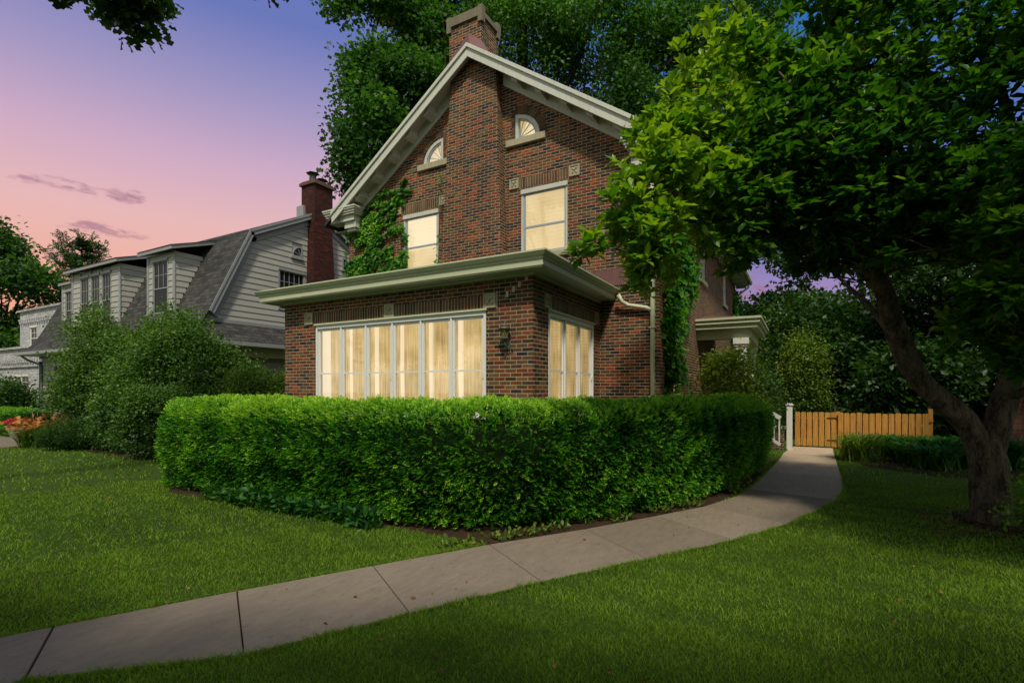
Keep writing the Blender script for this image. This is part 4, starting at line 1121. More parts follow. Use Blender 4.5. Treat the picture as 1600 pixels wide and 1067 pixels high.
def tree(name, label, cat, base, limbs, blobs, n_cl, per, lsize, tpl, lmat, bmat='darkbark', group=None, spread=.35, cut=.42, noise_sc=.9, twig=.35, shell=.45, droop=-.1, wob=.06, minr=.008, tb=0, roll=.6, clip=None, radial=False, wid=1.0, pw=.75, tfun=None):
    T = thing(name, base, label, cat, group)
    tr_ = MB(); sk = []
    for pts, rads in limbs:
        # refine by catmull-rom-ish subdivision
        P = [Vector(p) for p in pts]; Q = []; Rr = []
        for i in range(len(P)-1):
            p0, p1, p2, p3 = P[max(i-1, 0)], P[i], P[i+1], P[min(i+2, len(P)-1)]
            for j in range(5):
                t = j/5; q = .5*((2*p1)+(p2-p0)*t+(2*p0-5*p1+4*p2-p3)*t*t+(3*p1-p0-3*p2+p3)*t**3)
                Q.append(q); Rr.append(rads[i]*(1-t)+rads[i+1]*t)
        Q.append(P[-1]); Rr.append(rads[-1])
        tr_.tube(Q, Rr, 12 if max(rads) > .1 else 6, wob=wob)
        sk += [(q, r) for q, r in zip(Q, Rr)]
    C = blob_points(n_cl, blobs, shell, noise_sc=noise_sc, cut=cut, pw=pw)
    if clip is not None: C = C[clip(C)]
    cen = C[:, :3]; dr = C[:, 3:]
    SKP = np.array([list(q) for q, r in sk]); SKR = np.array([r for q, r in sk])
    nt_ = int(len(cen)*twig)
    tw = MB()
    # secondary branches join neighbouring clusters in a loose hierarchy
    hubs = []
    for i in RS.choice(len(cen), min(nt_, len(cen)), replace=False):
        c = cen[i]; pool = SKP if not hubs else np.concatenate([SKP, np.array(hubs)])
        d2 = np.linalg.norm(pool-c, axis=1)+np.where(pool[:, 2] > c[2], .6, 0); j = int(np.argmin(d2))
        s0 = Vector(pool[j]); e0 = Vector(c); L_ = (e0-s0).length
        if L_ < .1: continue
        mid = (s0+e0)/2+Vector(RS.normal(0, .10*L_, 3)); mid.z -= .06*L_
        r0 = min(.035, .010+.012*L_)*(1 if j < len(SKP) else .6)
        tw.tube([s0, (s0*.5+mid*.5)+Vector(RS.normal(0, .04*L_, 3)), mid, (mid+e0)/2+Vector(RS.normal(0, .04*L_, 3)), e0], [r0, r0*.85, r0*.7, r0*.5, minr*.5], 4, cap=False)
        hubs.append(np.array(mid)); hubs.append(np.array(e0))
    tr_.build('trunk', M[bmat], T)
    if tw.v and len(tw.v) > 400: tw.build('branch', M[bmat], T)
    n_ = len(cen)*per
    ci = np.repeat(np.arange(len(cen)), per)
    if radial:
        D = norm(RS.normal(0, 1, (n_, 3)))*np.array([1, 1, .55])+np.array([0, 0, .28])+dr[ci]*.35
        P_ = cen[ci]+RS.normal(0, .22*spread, (n_, 3))
    else:
        off = RS.normal(0, spread, (n_, 3))*np.array([1, 1, .7]); P_ = cen[ci]+off
        D = norm(off)*.7+RS.normal(0, .5, (n_, 3))+np.array([0, 0, droop])
    ctint = RS.uniform(0, 1, len(cen))
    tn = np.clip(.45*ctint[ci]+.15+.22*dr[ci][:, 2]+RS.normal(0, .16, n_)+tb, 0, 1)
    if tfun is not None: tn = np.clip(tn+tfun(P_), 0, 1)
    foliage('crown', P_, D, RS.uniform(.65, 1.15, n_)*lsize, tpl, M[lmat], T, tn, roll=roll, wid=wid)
    return T

# leaning magnolia-like tree at the right
tree('magnolia_tree', 'large leaved tree with forked leaning trunk beside the path at the right', 'tree', (2.22, 9.05, 0),
     [([(2.26, 9.10, -.15), (2.22, 9.06, .12), (2.20, 9.07, .6), (2.16, 9.12, 1.05)], [.34, .235, .20, .205]),
      ([(2.18, 9.10, .75), (1.95, 9.04, 1.32), (1.42, 8.84, 1.90), (1.13, 8.64, 2.6), (.90, 8.43, 3.30), (.30, 7.98, 4.05), (-.29, 7.55, 4.60), (-1.1, 7.2, 5.0)], [.15, .145, .14, .13, .115, .09, .06, .03]),
      ([(2.20, 9.12, .8), (2.36, 9.20, 1.5), (2.55, 9.28, 2.3), (2.66, 9.35, 3.5), (2.6, 9.5, 4.8), (2.4, 9.6, 6.3)], [.155, .15, .14, .12, .09, .04]),
      ([(.30, 7.98, 4.05), (-.2, 7.6, 3.85), (-.7, 7.0, 4.0), (-1.15, 6.5, 3.8), (-1.4, 6.1, 3.95), (-1.7, 5.5, 3.6)], [.06, .036, .027, .02, .014, .008]), ([(-.3, 7.55, 4.6), (-.9, 7.0, 4.75), (-1.5, 6.3, 4.7)], [.06, .04, .012]),
      ([(.5, 8.15, 3.8), (.4, 8.6, 4.9), (.5, 9.0, 6.2), (.6, 9.2, 7.6)], [.09, .08, .06, .02]),
      ([(2.66, 9.35, 3.5), (3.4, 8.6, 4.4), (4.2, 7.8, 5.0)], [.09, .06, .02]),
      ([(2.36, 9.20, 1.6), (3.0, 8.5, 2.1), (3.4, 7.6, 2.5)], [.06, .04, .015]),
      ([(1.5, 8.9, 1.9), (1.0, 9.8, 3.0), (.6, 11, 3.8)], [.07, .05, .02])],
     [(-1.88, 5.0, 3.22, .16, .16, .10), (-1.66, 5.4, 3.75, .22, .25, .16), (-1.50, 6.0, 4.30, .34, .35, .2), (-1.45, 6.0, 3.6, .6, .6, .4), (-1.58, 5.7, 3.95, .32, .35, .22), (-1.55, 6.1, 4.35, .5, .5, .3), (-1.5, 5.8, 3.45, .5, .5, .3), (-1.2, 6.5, 3.65, .6, .6, .35), (1.9, 6.6, 3.3, .5, .5, .35), (2.2, 7.2, 2.6, .5, .5, .3), (2.05, 7.2, 2.1, .35, .35, .2), (1.2, 7.3, 3.4, .6, .6, .3), (2.4, 6.6, 3.9, .8, .8, .5), (-1.50, 5.6, 3.60, .34, .35, .24), (-1.62, 5.9, 4.2, .55, .6, .38), (-1.3, 6.3, 4.72, .45, .5, .30), (-1.30, 6.15, 4.05, .70, .7, .5), (-1.14, 6.85, 5.1, .8, .8, .5), (-.85, 6.85, 3.95, .85, .8, .45), (-.75, 7.0, 4.6, .9, .8, .6), (-1.5, 5.7, 3.2, .25, .3, .18), (-.95, 6.75, 3.45, .6, .6, .25), (-1.7, 6.6, 3.25, .35, .4, .30), (-1.1, 7.5, 6.0, .9, .9, .6), (-.45, 8.2, 6.9, 1.1, 1.1, .9), (-.4, 7.3, 3.9, .7, .7, .35), (-.1, 7.45, 4.4, .9, .9, .55), (-.5, 7.6, 5.4, .9, .9, .7), (.4, 8.2, 5.5, 1.2, 1.2, 1.0), (.0, 8.6, 7.3, 1.5, 1.4, 1.1), (1.0, 7.6, 4.6, 1.0, 1.0, .7), (1.4, 8.5, 6.4, 1.6, 1.5, 1.2), (1.6, 7.4, 3.75, .9, .8, .55), (1.97, 7.9, 3.1, .7, .6, .40), (1.9, 7.0, 2.75, .45, .45, .3), (1.6, 8.3, 3.9, .8, .8, .5), (2.3, 8.4, 5.3, 1.4, 1.3, 1.1), (2.7, 8.2, 4.2, 1.1, 1.1, .8), (3.2, 8.0, 5.8, 1.0, 1.0, .7), (1.4, 8.8, 7.9, 1.8, 1.6, 1.2), (4.4, 8.6, 4.6, 1.2, 1.2, 1.0), (1.9, 7.6, 2.45, .5, .5, .25), (2.2, 7.9, 2.1, .40, .4, .2), (1.5, 7.6, 2.9, .6, .5, .3), (1.75, 6.7, 2.75, .4, .4, .2), (1.0, 10.3, 4.4, 1.3, 1.2, .9), (3.0, 7.5, 2.7, .8, .7, .5), (.55, 7.4, 3.9, .75, .7, .45), (1.1, 7.3, 3.65, .7, .6, .4), (2.1, 7.8, 3.0, .6, .6, .4), (1.8, 7.3, 2.85, .55, .5, .3), (.3, 8.0, 3.6, .5, .5, .3)],
     5200, 13, .165, T_OVAL, 'magnolia', 'bark', spread=.11, cut=.37, noise_sc=1.5, twig=.26, wid=.78, radial=True, tb=-.06, roll=.35, minr=.01, pw=.45, tfun=lambda P: .55*smooth01((-.1-P[:, 0])/1.2)+.22*smooth01((P[:, 0]-1.0)/.5)*smooth01((3.9-P[:, 2])/.8),  # sunlit left side painted in as a brighter leaf tint
     clip=lambda C: ~((C[:, 2] < 3.0) & (C[:, 0] < 1.2)))

maple_blobs = [(-18.8,19.6,14.6,2.3), (-19.9,19.9,18.6,1.4), (-18.7,21.6,18.2,2.8), (-20.6,19.5,21.7,1.5), (-19.3,21.3,22.1,1.8), (-17.1,22.5,21.0,1.7), (-19.4,19.0,12.6,1.35), (-17.4,23.5,26.1,3.0), (-19.5,18.9,16.1,1.4), (-16.5,22.8,17.5,1.9)]
tree('maple_tree', 'tall dark maple rising at the left of the brick house gable', 'tree', (-17.0, 22.6, 0),
     [([(-17.0, 22.6, -.2), (-17.1, 22.5, 9), (-17.0, 22.5, 17), (-17.0, 22.5, 25)], [.42, .36, .27, .08]), ([(-17.1, 22.5, 11), (-18.6, 21.3, 16.5), (-19.9, 20.3, 21)], [.2, .14, .04]), ([(-17.1, 22.5, 9), (-18.3, 20.8, 12.5), (-19.4, 19.6, 15)], [.16, .11, .04])],
     [(x, y, z, q_, q_, q_*.9) for x, y, z, q_ in maple_blobs], 1500, 34, .23, T_MAPLE, 'maple', spread=.36, cut=.40, noise_sc=.95, twig=.10)
elm_blobs = [(-14.1,26.5,22.0,3.6), (-10.5,27.4,20.4,4.1), (-6.4,28.5,18.7,3.7), (-12.9,28.3,26.5,4.5), (-8.2,29.8,25.0,4.5), (-3.8,31.0,22.8,3.8), (-9.2,28.1,17.0,2.5), (-5.8,28.9,15.8,2.8), (-2.3,31.5,17.9,3.6), (-1.6,32.2,12.5,3.0), (-5,29,12,2.8)]
tree('elm_tree', 'tallest tree behind the roof, its trunk just right of the chimney stack', 'tree', (-13.5, 27.0, 0),
     [([(-13.5, 27.0, -.2), (-13.9, 26.9, 10), (-14.2, 26.6, 19), (-14.4, 26.5, 30)], [.55, .46, .36, .12]), ([(-13.9, 26.9, 11), (-10.5, 27.4, 16), (-6.5, 28.5, 19.5), (-3, 30, 22)], [.28, .2, .13, .04]), ([(-14, 26.8, 15), (-11.5, 27.4, 20), (-9.5, 28, 25)], [.2, .14, .05]), ([(-10.5, 27.4, 16), (-6, 28.6, 16.5), (-2.5, 31, 17)], [.15, .1, .03])],
     [(x, y, z, q_, q_, q_*.85) for x, y, z, q_ in elm_blobs], 2700, 34, .25, T_DIAMOND, 'maple', spread=.42, cut=.40, noise_sc=.75, twig=.08, tb=.08)
# a branch with leaves of the street tree that reaches into the top left
tree('street_tree', 'street tree whose dark leafy branch tips hang into the sky at top left', 'tree', (-11.5, -3.5, 0),
     [([(-11.5, -3.5, -.2), (-11.4, -3.3, 4), (-11.2, -2.5, 8)], [.35, .28, .2]), ([(-11.3, -3, 6.5), (-10.6, .5, 8.6), (-9.9, 3.2, 8.5)], [.15, .09, .03]), ([(-11.2, -2.5, 8), (-9.5, 1.5, 9.6), (-7.6, 4.5, 8.9)], [.15, .09, .03])],
     [(-9.9, 3.9, 8.65, .7, .5, .4), (-10.9, 3.5, 8.75, .5, .5, .22), (-9.25, 4.05, 8.05, .35, .3, .42), (-7.3, 5.0, 8.45, .38, .35, .32)],
     130, 20, .15, T_MAPLE, 'darkleaf', spread=.15, cut=.30, noise_sc=2.0, twig=.3)
# unseen crown added behind the camera to keep the foreground in shade
tree('added_shade_tree', 'unseen tree added behind the viewer to shade the near lawn', 'tree', (5.5, -4.5, 0),
     [([(5.5, -4.5, -.2), (5.4, -4.4, 4), (5.2, -4, 8)], [.4, .32, .2])],
     [(1.8, -5.6, 8.5, 2.6, 2.0, 1.1), (5.0, -5.2, 8.6, 2.6, 1.9, 1.2), (8.0, -4.0, 8.8, 2.6, 2.2, 1.2), (-1.0, -6.2, 8.6, 2.4, 1.8, 1.0), (6, -6, 10, 4, 3, 2)],
     1500, 16, .6, T_MAPLE, 'darkleaf', spread=.5, cut=.05, noise_sc=.8, twig=.03)
# unseen dense crown added right of the leaning tree to shade its ground
tree('added_side_tree', 'unseen dense tree added at the right to shade the ground round the leaning trunk', 'tree', (7.6, 7.0, 0),
     [([(7.6, 7.0, -.2), (7.5, 7.0, 3), (7.2, 7.0, 6)], [.3, .24, .12])],
     [(4.3, 6.3, 6.8, 1.2, 1.3, .6), (4.1, 7.7, 6.9, 1.1, 1.2, .6), (4.6, 8.2, 7, 1.4, 1.4, .7), (4.3, 4.6, 6.6, 1.4, 1.3, .7), (5.6, 4.6, 6.8, 1.6, 1.4, .8), (5.2, 6.3, 6.8, 1.5, 1.5, .8), (7.0, 5.5, 7, 1.8, 1.8, 1), (6.6, 7.8, 7, 2.0, 2.0, 1), (5.6, 9.2, 7.4, 1.5, 1.5, .8), (8, 9.5, 7, 2.2, 2.2, 1.4), (8.5, 12.5, 7, 2.5, 2.2, 1.8)],
     1300, 16, .42, T_OVAL, 'darkleaf', spread=.35, cut=.05, noise_sc=.9, twig=.03)
# trees beyond the fence on the right
def simple_tree(label, x, y, h, r, n, per, ls, mat, group=None, tpl=T_DIAMOND, lift=.35, name='garden_tree', cut=.4, sp=.3, cat='tree', tb=0):
    bl = []
    for i in range(9):
        a_ = rnd.uniform(0, 2*PI); rr = r*rnd.uniform(.2, .65); z = h*(lift+(1-lift)*rnd.uniform(.15, .85)); s = r*rnd.uniform(.38, .62)
        bl.append((x+rr*math.cos(a_), y+rr*math.sin(a_), z, s, s, s*.75*min(1.6, max(.6, h/(2.6*r)))))
    lim = [([(x, y, -.2), (x+rnd.uniform(-.1, .1)*r, y, h*.35), (x+rnd.uniform(-.15, .15)*r, y, h*.8)], [.05*h**.8*.5+.04, .04*h**.8*.4+.03, .02])]
    for i in range(4):
        b = bl[i]; lim.append(([(x, y, h*.25), ((x+b[0])/2, (y+b[1])/2, (h*.3+b[2])/2+.1*h), (b[0], b[1], b[2])], [.025*h*.5+.02, .02*h*.4+.01, .01]))
    return tree(name, label, cat, (x, y, 0), lim, bl, n, per, ls, tpl, mat, group=group, spread=sp, cut=cut, noise_sc=2.2/r, twig=.15, tb=tb)
rt = 'dark garden trees beyond the cedar fence'
for (x, y, h, r, n, lab) in ((1.0, 23.5, 5.6, 2.7, 420, 'dark spreading tree beyond the fence, just right of the gate'), (4.6, 22.0, 6.5, 3.0, 480, 'dark tree beyond the fence, behind the lower leaning limb'), (8.6, 21, 9, 3.6, 420, 'tall dark tree beyond the fence at the right edge'), (3.0, 30, 11, 4.2, 420, 'tall garden tree far behind the gate, above the other dark trees'), (-.9, 36, 8.0, 3.4, 320, 'round distant tree seen between the porch and the dark trees'), (-3.6, 40, 9.5, 3.8, 320, 'distant tree rising just beside the rear corner of the brick house'), (10, 30, 10, 4.5, 420, 'tallest dark tree at the back of the right side'), (2.6, 20.2, 3.4, 1.7, 300, 'low dark bushy tree right behind the cedar fence')):
    simple_tree(lab, x, y, h, r, n, 34, .20 if y < 28 else .30, 'darkleaf' if y < 33 else 'far', group=None, lift=.12, sp=.34, cut=.36)
# left background trees
for (x, y, h, r, n, lab) in ((-69, 16.0, 18.0, 4.6, 800, 'large leafy tree at the left edge, tallest behind the white building'), (-67.5, 22.5, 12.0, 4.4, 700, 'broad tree behind the white building, between the big tree and the conifer'), (-50.5, 14.0, 11, 3.6, 420, 'bright green tree at the far left edge beside the white building'), (-54, 26, 9.2, 3.6, 420, 'tree rising behind the dormers of the gambrel house'), (-50, 21, 9.8, 3.8, 560, 'low tree just above the flat roof of the white building')):
    simple_tree(lab, x, y, h, r, n, 40, .42, 'far', lift=.1, sp=.6, cut=.30, tb=.12 if y < 15 else 0)
for (x, y, h, r_, lab) in ((-16, -24, 13, 5, 'street side tree across the road, left of the viewer'), (-4, -27, 15, 5.5, 'street side tree across the road, straight behind the viewer'), (9, -26, 12, 5, 'street side tree across the road, right of the viewer'), (-30, -22, 14, 5.5, 'street side tree across the road, farthest left behind the viewer')):
    simple_tree(lab, x, y, h, r_, 260, 22, .75, 'far', lift=.2, sp=.7, name='road_tree', cut=.25)
cd = thing('conifer_tree', (-55.2, 20.5, 0), 'spiky conifer with upswept branch tips standing against the pink sky', 'tree')
q = MB(); q.tube([(-55.2, 20.5, -.2), (-55.2, 20.5, 8), (-55.1, 20.5, 15.0)], [.3, .2, .03], 8)
P_ = []; D_ = []
for i in range(80):
    z = rnd.uniform(7.5, 14.8); a_ = rnd.uniform(0, 2*PI); L_ = (15.6-z)*.48+rnd.uniform(.2, 1.3)
    p0 = Vector((-55.2, 20.5, z)); p1 = p0+Vector((math.cos(a_)*L_*.6, math.sin(a_)*L_*.6, .05*L_)); p2 = p0+Vector((math.cos(a_)*L_, math.sin(a_)*L_, .55*L_))
    q.tube([p0, p1, p2], [.05, .035, .012], 4, cap=False)
    for j in range(40):
        t = rnd.uniform(.15, 1); p = p0.lerp(p1, t/.6) if t < .6 else p1.lerp(p2, (t-.6)/.4)
        P_.append(list(p+Vector((rnd.gauss(0, .05),)*3))); D_.append([rnd.gauss(0, 1), rnd.gauss(0, 1), rnd.gauss(.4, .6)])
q.build('trunk', M['darkbark'], cd)
foliage('crown', np.array(P_), np.array(D_), RS.uniform(.3, .62, len(P_)), T_YEW, M['darkleaf'], cd)

def shrub(name, label, x, y, rx, ry, h, n, ls, mat, tpl=T_DIAMOND, cat='shrub', per=14, sp=.12, cut=.3, group=None, tb=0, skirt=.15, twig=.12, stems=6, lumpy=True):
    bl = [(x, y, h*.45, rx*.75, ry*.75, h*.45)]
    for i in range(8 if lumpy else 3):
        a_ = rnd.uniform(0, 2*PI); s = rnd.uniform(.32, .5); zz = h*rnd.uniform(.25, .72)
        k_ = .62 if zz < h*.5 else .42
        bl.append((x+rx*k_*math.cos(a_), y+ry*k_*math.sin(a_), zz, rx*s, ry*s, h*rnd.uniform(.22, .34)))
    lim = []
    for i in range(stems):
        a_ = 2*PI*i/stems; lim.append(([(x+.1*rx*math.cos(a_), y+.1*ry*math.sin(a_), -.05), (x+.25*rx*math.cos(a_), y+.25*ry*math.sin(a_), h*.35), (x+.5*rx*math.cos(a_), y+.5*ry*math.sin(a_), h*.7)], [.022, .016, .006]))
    return tree(name, label, cat, (x, y, 0), lim, bl, n, per, ls, tpl, mat, group=group, spread=sp, cut=cut, noise_sc=2.6, twig=twig, shell=.35, tb=tb, clip=lambda C: C[:, 2] > .05)
shrub('flowering_shrub', 'huge rounded shrub with fine leaves before the gambrel house', -15.9, 8.1, 2.5, 1.6, 4.3, 1800, .10, 'shrub', per=32, sp=.19, cut=.28, tb=.14)
shrub('flowering_shrub', 'tall left hand shrub with loose yellow green tips before the dormers', -19.2, 7.9, 2.3, 1.3, 4.6, 1200, .10, 'shrub', per=28, sp=.19, tb=.22, cut=.32)
shrub('arching_shrub', 'lower arching shrub against the lawn at the foot of the huge shrub', -14.2, 6.9, 1.5, .9, 1.9, 900, .075, 'shrub', per=28, sp=.13, tb=.05)
shrub('arching_shrub', 'dense low shrub with small leaves filling the foot of the left hand shrub', -17.0, 7.2, 1.3, .8, 1.7, 700, .075, 'shrub', per=28, sp=.13, tb=.1)
shrub('golden_shrub', 'golden green shrub between the hedge end and the sunroom wall', -12.3, 8.6, 1.7, 1.2, 2.55, 800, .075, 'gold', per=28, sp=.14)
shrub('golden_shrub', 'small golden green shrub left of the sunroom corner, beside the hedge', -10.9, 8.3, .9, .8, 2.25, 420, .075, 'gold', per=24, sp=.13)
shrub('yew_bush', 'small dark rounded yew bush beside the orange daylilies', -18.6, 6.7, .95, .7, .98, 420, .09, 'darkleaf', tpl=T_YEW, per=22, sp=.09, tb=.15, lumpy=False)
shrub('broadleaf_shrub', 'rounded shrub before the white brick wing at the left edge', -30.5, 8.4, 1.5, 1.1, 2.3, 420, .13, 'shrub', per=24, sp=.16)
shrub('dark_shrub', 'dark shrub between the white wing and the gambrel house corner', -28.6, 8.3, 1.0, .9, 2.2, 320, .12, 'darkleaf', per=24, sp=.16)
shrub('porch_shrub', 'leafy shrub with yellow green new growth filling the side porch front', -1.55, 13.75, .95, .65, 3.15, 900, .085, 'gold', per=28, sp=.13, tb=.30)
shrub('porch_shrub', 'slender dark shrub leaning over the iron railing beside the white post', -1.0, 16.0, .5, .5, 2.6, 300, .085, 'shrub', per=20, sp=.14, tb=-.1)
shrub('upright_shrub', 'column shaped yellow green shrub behind the gate post', .1, 20.5, .75, .8, 4.4, 560, .10, 'gold', per=26, sp=.17, tb=.15)
shrub('upright_shrub', 'bushy green shrub filling the gap behind the porch roof corner', -1.0, 22.5, 1.3, 1.2, 5.2, 520, .12, 'shrub', per=26, sp=.2)
shrub('foreground_shrub', 'low shrub with glossy leaf sprays at the right frame edge by the trunk', 2.75, 8.05, .62, .5, 1.35, 230, .07, 'magnolia', tpl=T_OVAL, per=16, sp=.09, tb=.25, cut=.4)
hedge('low clipped hedge along the neighbouring path at the left edge', [(-33, 7.7), (-24.6, 7.75)], .5, .95, 16000, M['yew'], T_YEW, .12, core=True, tintbias=-.1)

# ivy: hugging the walls
def ivy(label, fr, region, n, size, dens, loc, thick=.10, tb=0, stems=()):
    T = thing('climbing_ivy', loc, label, 'ivy')
    a = RS.uniform(region[0], region[1], n*3); z = RS.uniform(region[2], region[3], n*3)
    k_ = dens(a, z) > RS.uniform(0, 1, n*3); a, z = a[k_][:n], z[k_][:n]
    nn = RS.uniform(.02, thick, len(a))
    P = np.array([fr(x, y, q) for x, y, q in zip(a, z, nn)]); on = np.array(fr(0, 0, 1.))-np.array(fr(0, 0, 0.))
    D = RS.normal(0, .5, (len(a), 3))+np.array([0, 0, -.75])+on*.35
    up = np.tile(on, (len(a), 1))+RS.normal(0, .25, (len(a), 3))+np.array([0, 0, .35])
    foliage('leaves', P, D, RS.uniform(.6, 1.25, len(a))*size, T_MAPLE, M['ivy'], T, np.clip(vnoise(P, 4, 2)*.6+RS.normal(.15, .2, len(a))+tb, 0, 1), up=up, roll=.2)
    s_ = MB()
    for pts in stems: s_.tube([fr(x, y, .015) for x, y in pts], .008, 5)
    if stems: s_.build('stem', M['bark'], T)
    return T
def bumps(a, z, items):
    o = np.zeros(len(a))
    for (ca, cz, ra, rz, w_) in items: o = np.maximum(o, w_*np.clip(1.6-1.6*(((a-ca)/ra)**2+((z-cz)/rz)**2)**.5*1.0, 0, 1))
    nz = vnoise(np.stack([a, z, a*0], -1), 5, 8); return o*np.clip((nz-.22)*4, .0, 1)
def segd(a, z, segs, w_):
    o = np.zeros(len(a))
    for (x0, z0, x1, z1) in segs:
        t = np.clip(((a-x0)*(x1-x0)+(z-z0)*(z1-z0))/((x1-x0)**2+(z1-z0)**2), 0, 1)
        d_ = np.hypot(a-(x0+t*(x1-x0)), z-(z0+t*(z1-z0))); o = np.maximum(o, np.clip(1.3-d_/w_, 0, 1))
    return o
tend = [(-10.9, 6.6, -9.9, 7.15), (-9.9, 7.15, -9.0, 7.0), (-10.4, 6.9, -9.2, 6.75), (-10.2, 6.5, -9.5, 6.85), (-9.5, 6.85, -9.15, 7.35), (-9.6, 6.3, -9.35, 6.9), (-9.9, 6.3, -9.6, 6.6)]
ivy('bright ivy covering the left corner of the brick gable beside the upper window', F_front(YW), (-11.35, -8.9, 4.2, 7.5), 5600, .095,
    lambda a, z: np.maximum(bumps(a, z, [(-10.9, 5.2, .9, 1.3, 1.1), (-10.0, 4.6, 1.0, .7, 1.0), (-9.8, 5.8, .85, .55, 1.0), (-10.5, 6.2, .7, .6, 1.1), (-9.35, 5.0, .35, 1.1, .85), (-11.1, 6.6, .4, .4, .9)]), .65*segd(a, z, tend, .055)), (-10.3, 10.3, 4.2), tb=.25, thick=.07, stems=[[(x0, z0), (x1, z1)] for x0, z0, x1, z1 in tend])
ivy('thin yellow green vine climbing the left edge of the wall chimney', F_front(YW-.30), (-8.0, -7.6, 4.2, 7.6), 110, .085,
    lambda a, z: segd(a, z, [(-7.86, 4.4, -7.80, 5.8), (-7.80, 6.2, -7.72, 7.2)], .05), (-7.8, 10.2, 4.3), tb=.35, stems=[[(-7.86, 4.3), (-7.80, 5.8), (-7.72, 7.2)]])
ivy('thick hanging ivy on the side wall beside the corner downspout', F_right(XR), (10.5, 13.6, .8, 6.2), 5200, .12,
    lambda a, z: np.clip(bumps(a, z, [(11.3, 5.0, .9, 1.3, 1.2), (12.0, 4.5, 1.3, 1.0, 1.2), (11.2, 3.4, .8, 1.2, 1.2), (12.5, 4.4, .7, .7, .9), (11.2, 2.0, .5, 1.5, 1.0)])*1.3, 0, 1), (-2.4, 11.5, .5), thick=.34, tb=.30)
ivy('sparse ivy patch low on the rear of the side wall, above the porch', F_right(XR), (22.0, 24.4, 3.8, 6.2), 900, .16,
    lambda a, z: bumps(a, z, [(23.8, 5.0, .6, 1.2, 1.0), (23, 4.3, .7, .6, 1.0)]), (-2.4, 23.5, 4), tb=.15)

# blade clumps
def blades(name, label, x, y, r, h, n, mat, cat, w_=1.0, group=None, z=0, arch=1.0):
    T = thing(name, (x, y, z), label, cat, group)
    segs = 5; a_ = RS.uniform(0, 2*PI, n); out = RS.uniform(.4, 1.15, n)*r; hh = h*RS.uniform(.7, 1.15, n); bx = x+RS.normal(0, r*.22, n); by = y+RS.normal(0, r*.22, n)
    V = []; I = []; wd = RS.uniform(.008, .014, n)*w_
    t = np.linspace(0, 1, segs+1)
    for i in range(n):
        ca, sa = math.cos(a_[i]), math.sin(a_[i])
        for j, tt in enumerate(t):
            rr = out[i]*tt**1.3; zz = z+hh[i]*(tt*1.65-arch*.95*tt**2.3)
            ww = wd[i]*(1-tt**3*.95)
            cx_, cy_ = bx[i]+ca*rr, by[i]+sa*rr
            V.append((cx_-sa*ww, cy_+ca*ww, zz)); V.append((cx_+sa*ww, cy_-ca*ww, zz))
        b = len(V)-2*(segs+1)
        for j in range(segs): q = b+2*j; I += [q, q+1, q+3, q+2]
    np_mesh('leaf_blades', np.array(V), 4, I, M[mat], T, np.repeat(RS.uniform(.1, 1, n), 2*(segs+1)), True)
    return T
blades('daylily_clump', 'bright yellow green daylily clump right of the path before the gate', 1.30, 15.2, .72, .80, 340, 'daylily', 'plant', 1.3)
gp = 'bed plants along the cedar fence'
for (x, y, s, lab) in ((2.6, 14.4, .85, 'low leafy plant at the lawn edge of the fence bed, nearest the trunk'), (2.9, 15.7, 1.0, 'leafy plant amid the fence bed, before the middle pickets'), (3.9, 15.4, 1.1, 'leafy plant at the right end of the fence bed, behind the trunk fork'), (2.0, 16.4, 1.0, 'green strap leaved plant just right of the bright daylily clump'), (2.75, 16.5, .95, 'strap leaved plant before the middle of the cedar fence'), (3.5, 16.3, 1.0, 'strap leaved plant before the right end of the fence'), (3.3, 15.1, .8, 'low strap leaved plant in front of the fence bed, left of the trunk'), (2.3, 15.3, .8, 'low leafy plant in front of the fence bed, beside the daylilies')):
    blades('hosta_clump', lab, x, y, 0.70*s, .72*s, 260, 'groundcover', 'plant', 2.2, gp)
of_ = blades('orange_daylilies', 'clump of orange flowering daylilies beside the grey planter', -20.3, 6.45, .8, .75, 320, 'daylily', 'flowers', 1.6)
n_ = 260; P_ = np.c_[-20.3+RS.normal(0, .45, n_), 6.45+RS.normal(0, .35, n_), .62+RS.normal(0, .14, n_)]
foliage('flower', P_, RS.normal(0, 1, (n_, 3))+np.array([0, 0, .8]), .13, T_OVAL, M['orange'], of_, wid=1.6)['kind'] = 'stuff'
pl = thing('flower_planter', (-22.6, 6.75, 0), 'grey tapered planter with red flowers beside the neighbouring path', 'planter')
q = MB(); lathe(q, (-22.6, 6.75, 0), [(.0, .02), (.24, .02), (.40, .50), (.44, .50), (.44, .56), (.37, .56), (.35, .50), (0, .50)], 4, PI/4); q.build('pot', M['pot'], pl, bevel=.01)
n_ = 240; P_ = np.c_[-22.6+RS.normal(0, .17, n_), 6.75+RS.normal(0, .17, n_), .58+RS.uniform(0, .16, n_)]
foliage('flower', P_, RS.normal(0, 1, (n_, 3))+np.array([0, 0, .6]), .09, T_OVAL, M['red'], pl, wid=2)['kind'] = 'stuff'
foliage('leaves', P_[:120]-np.array([0, 0, .05]), RS.normal(0, 1, (120, 3)), .1, T_DIAMOND, M['groundcover'], pl)

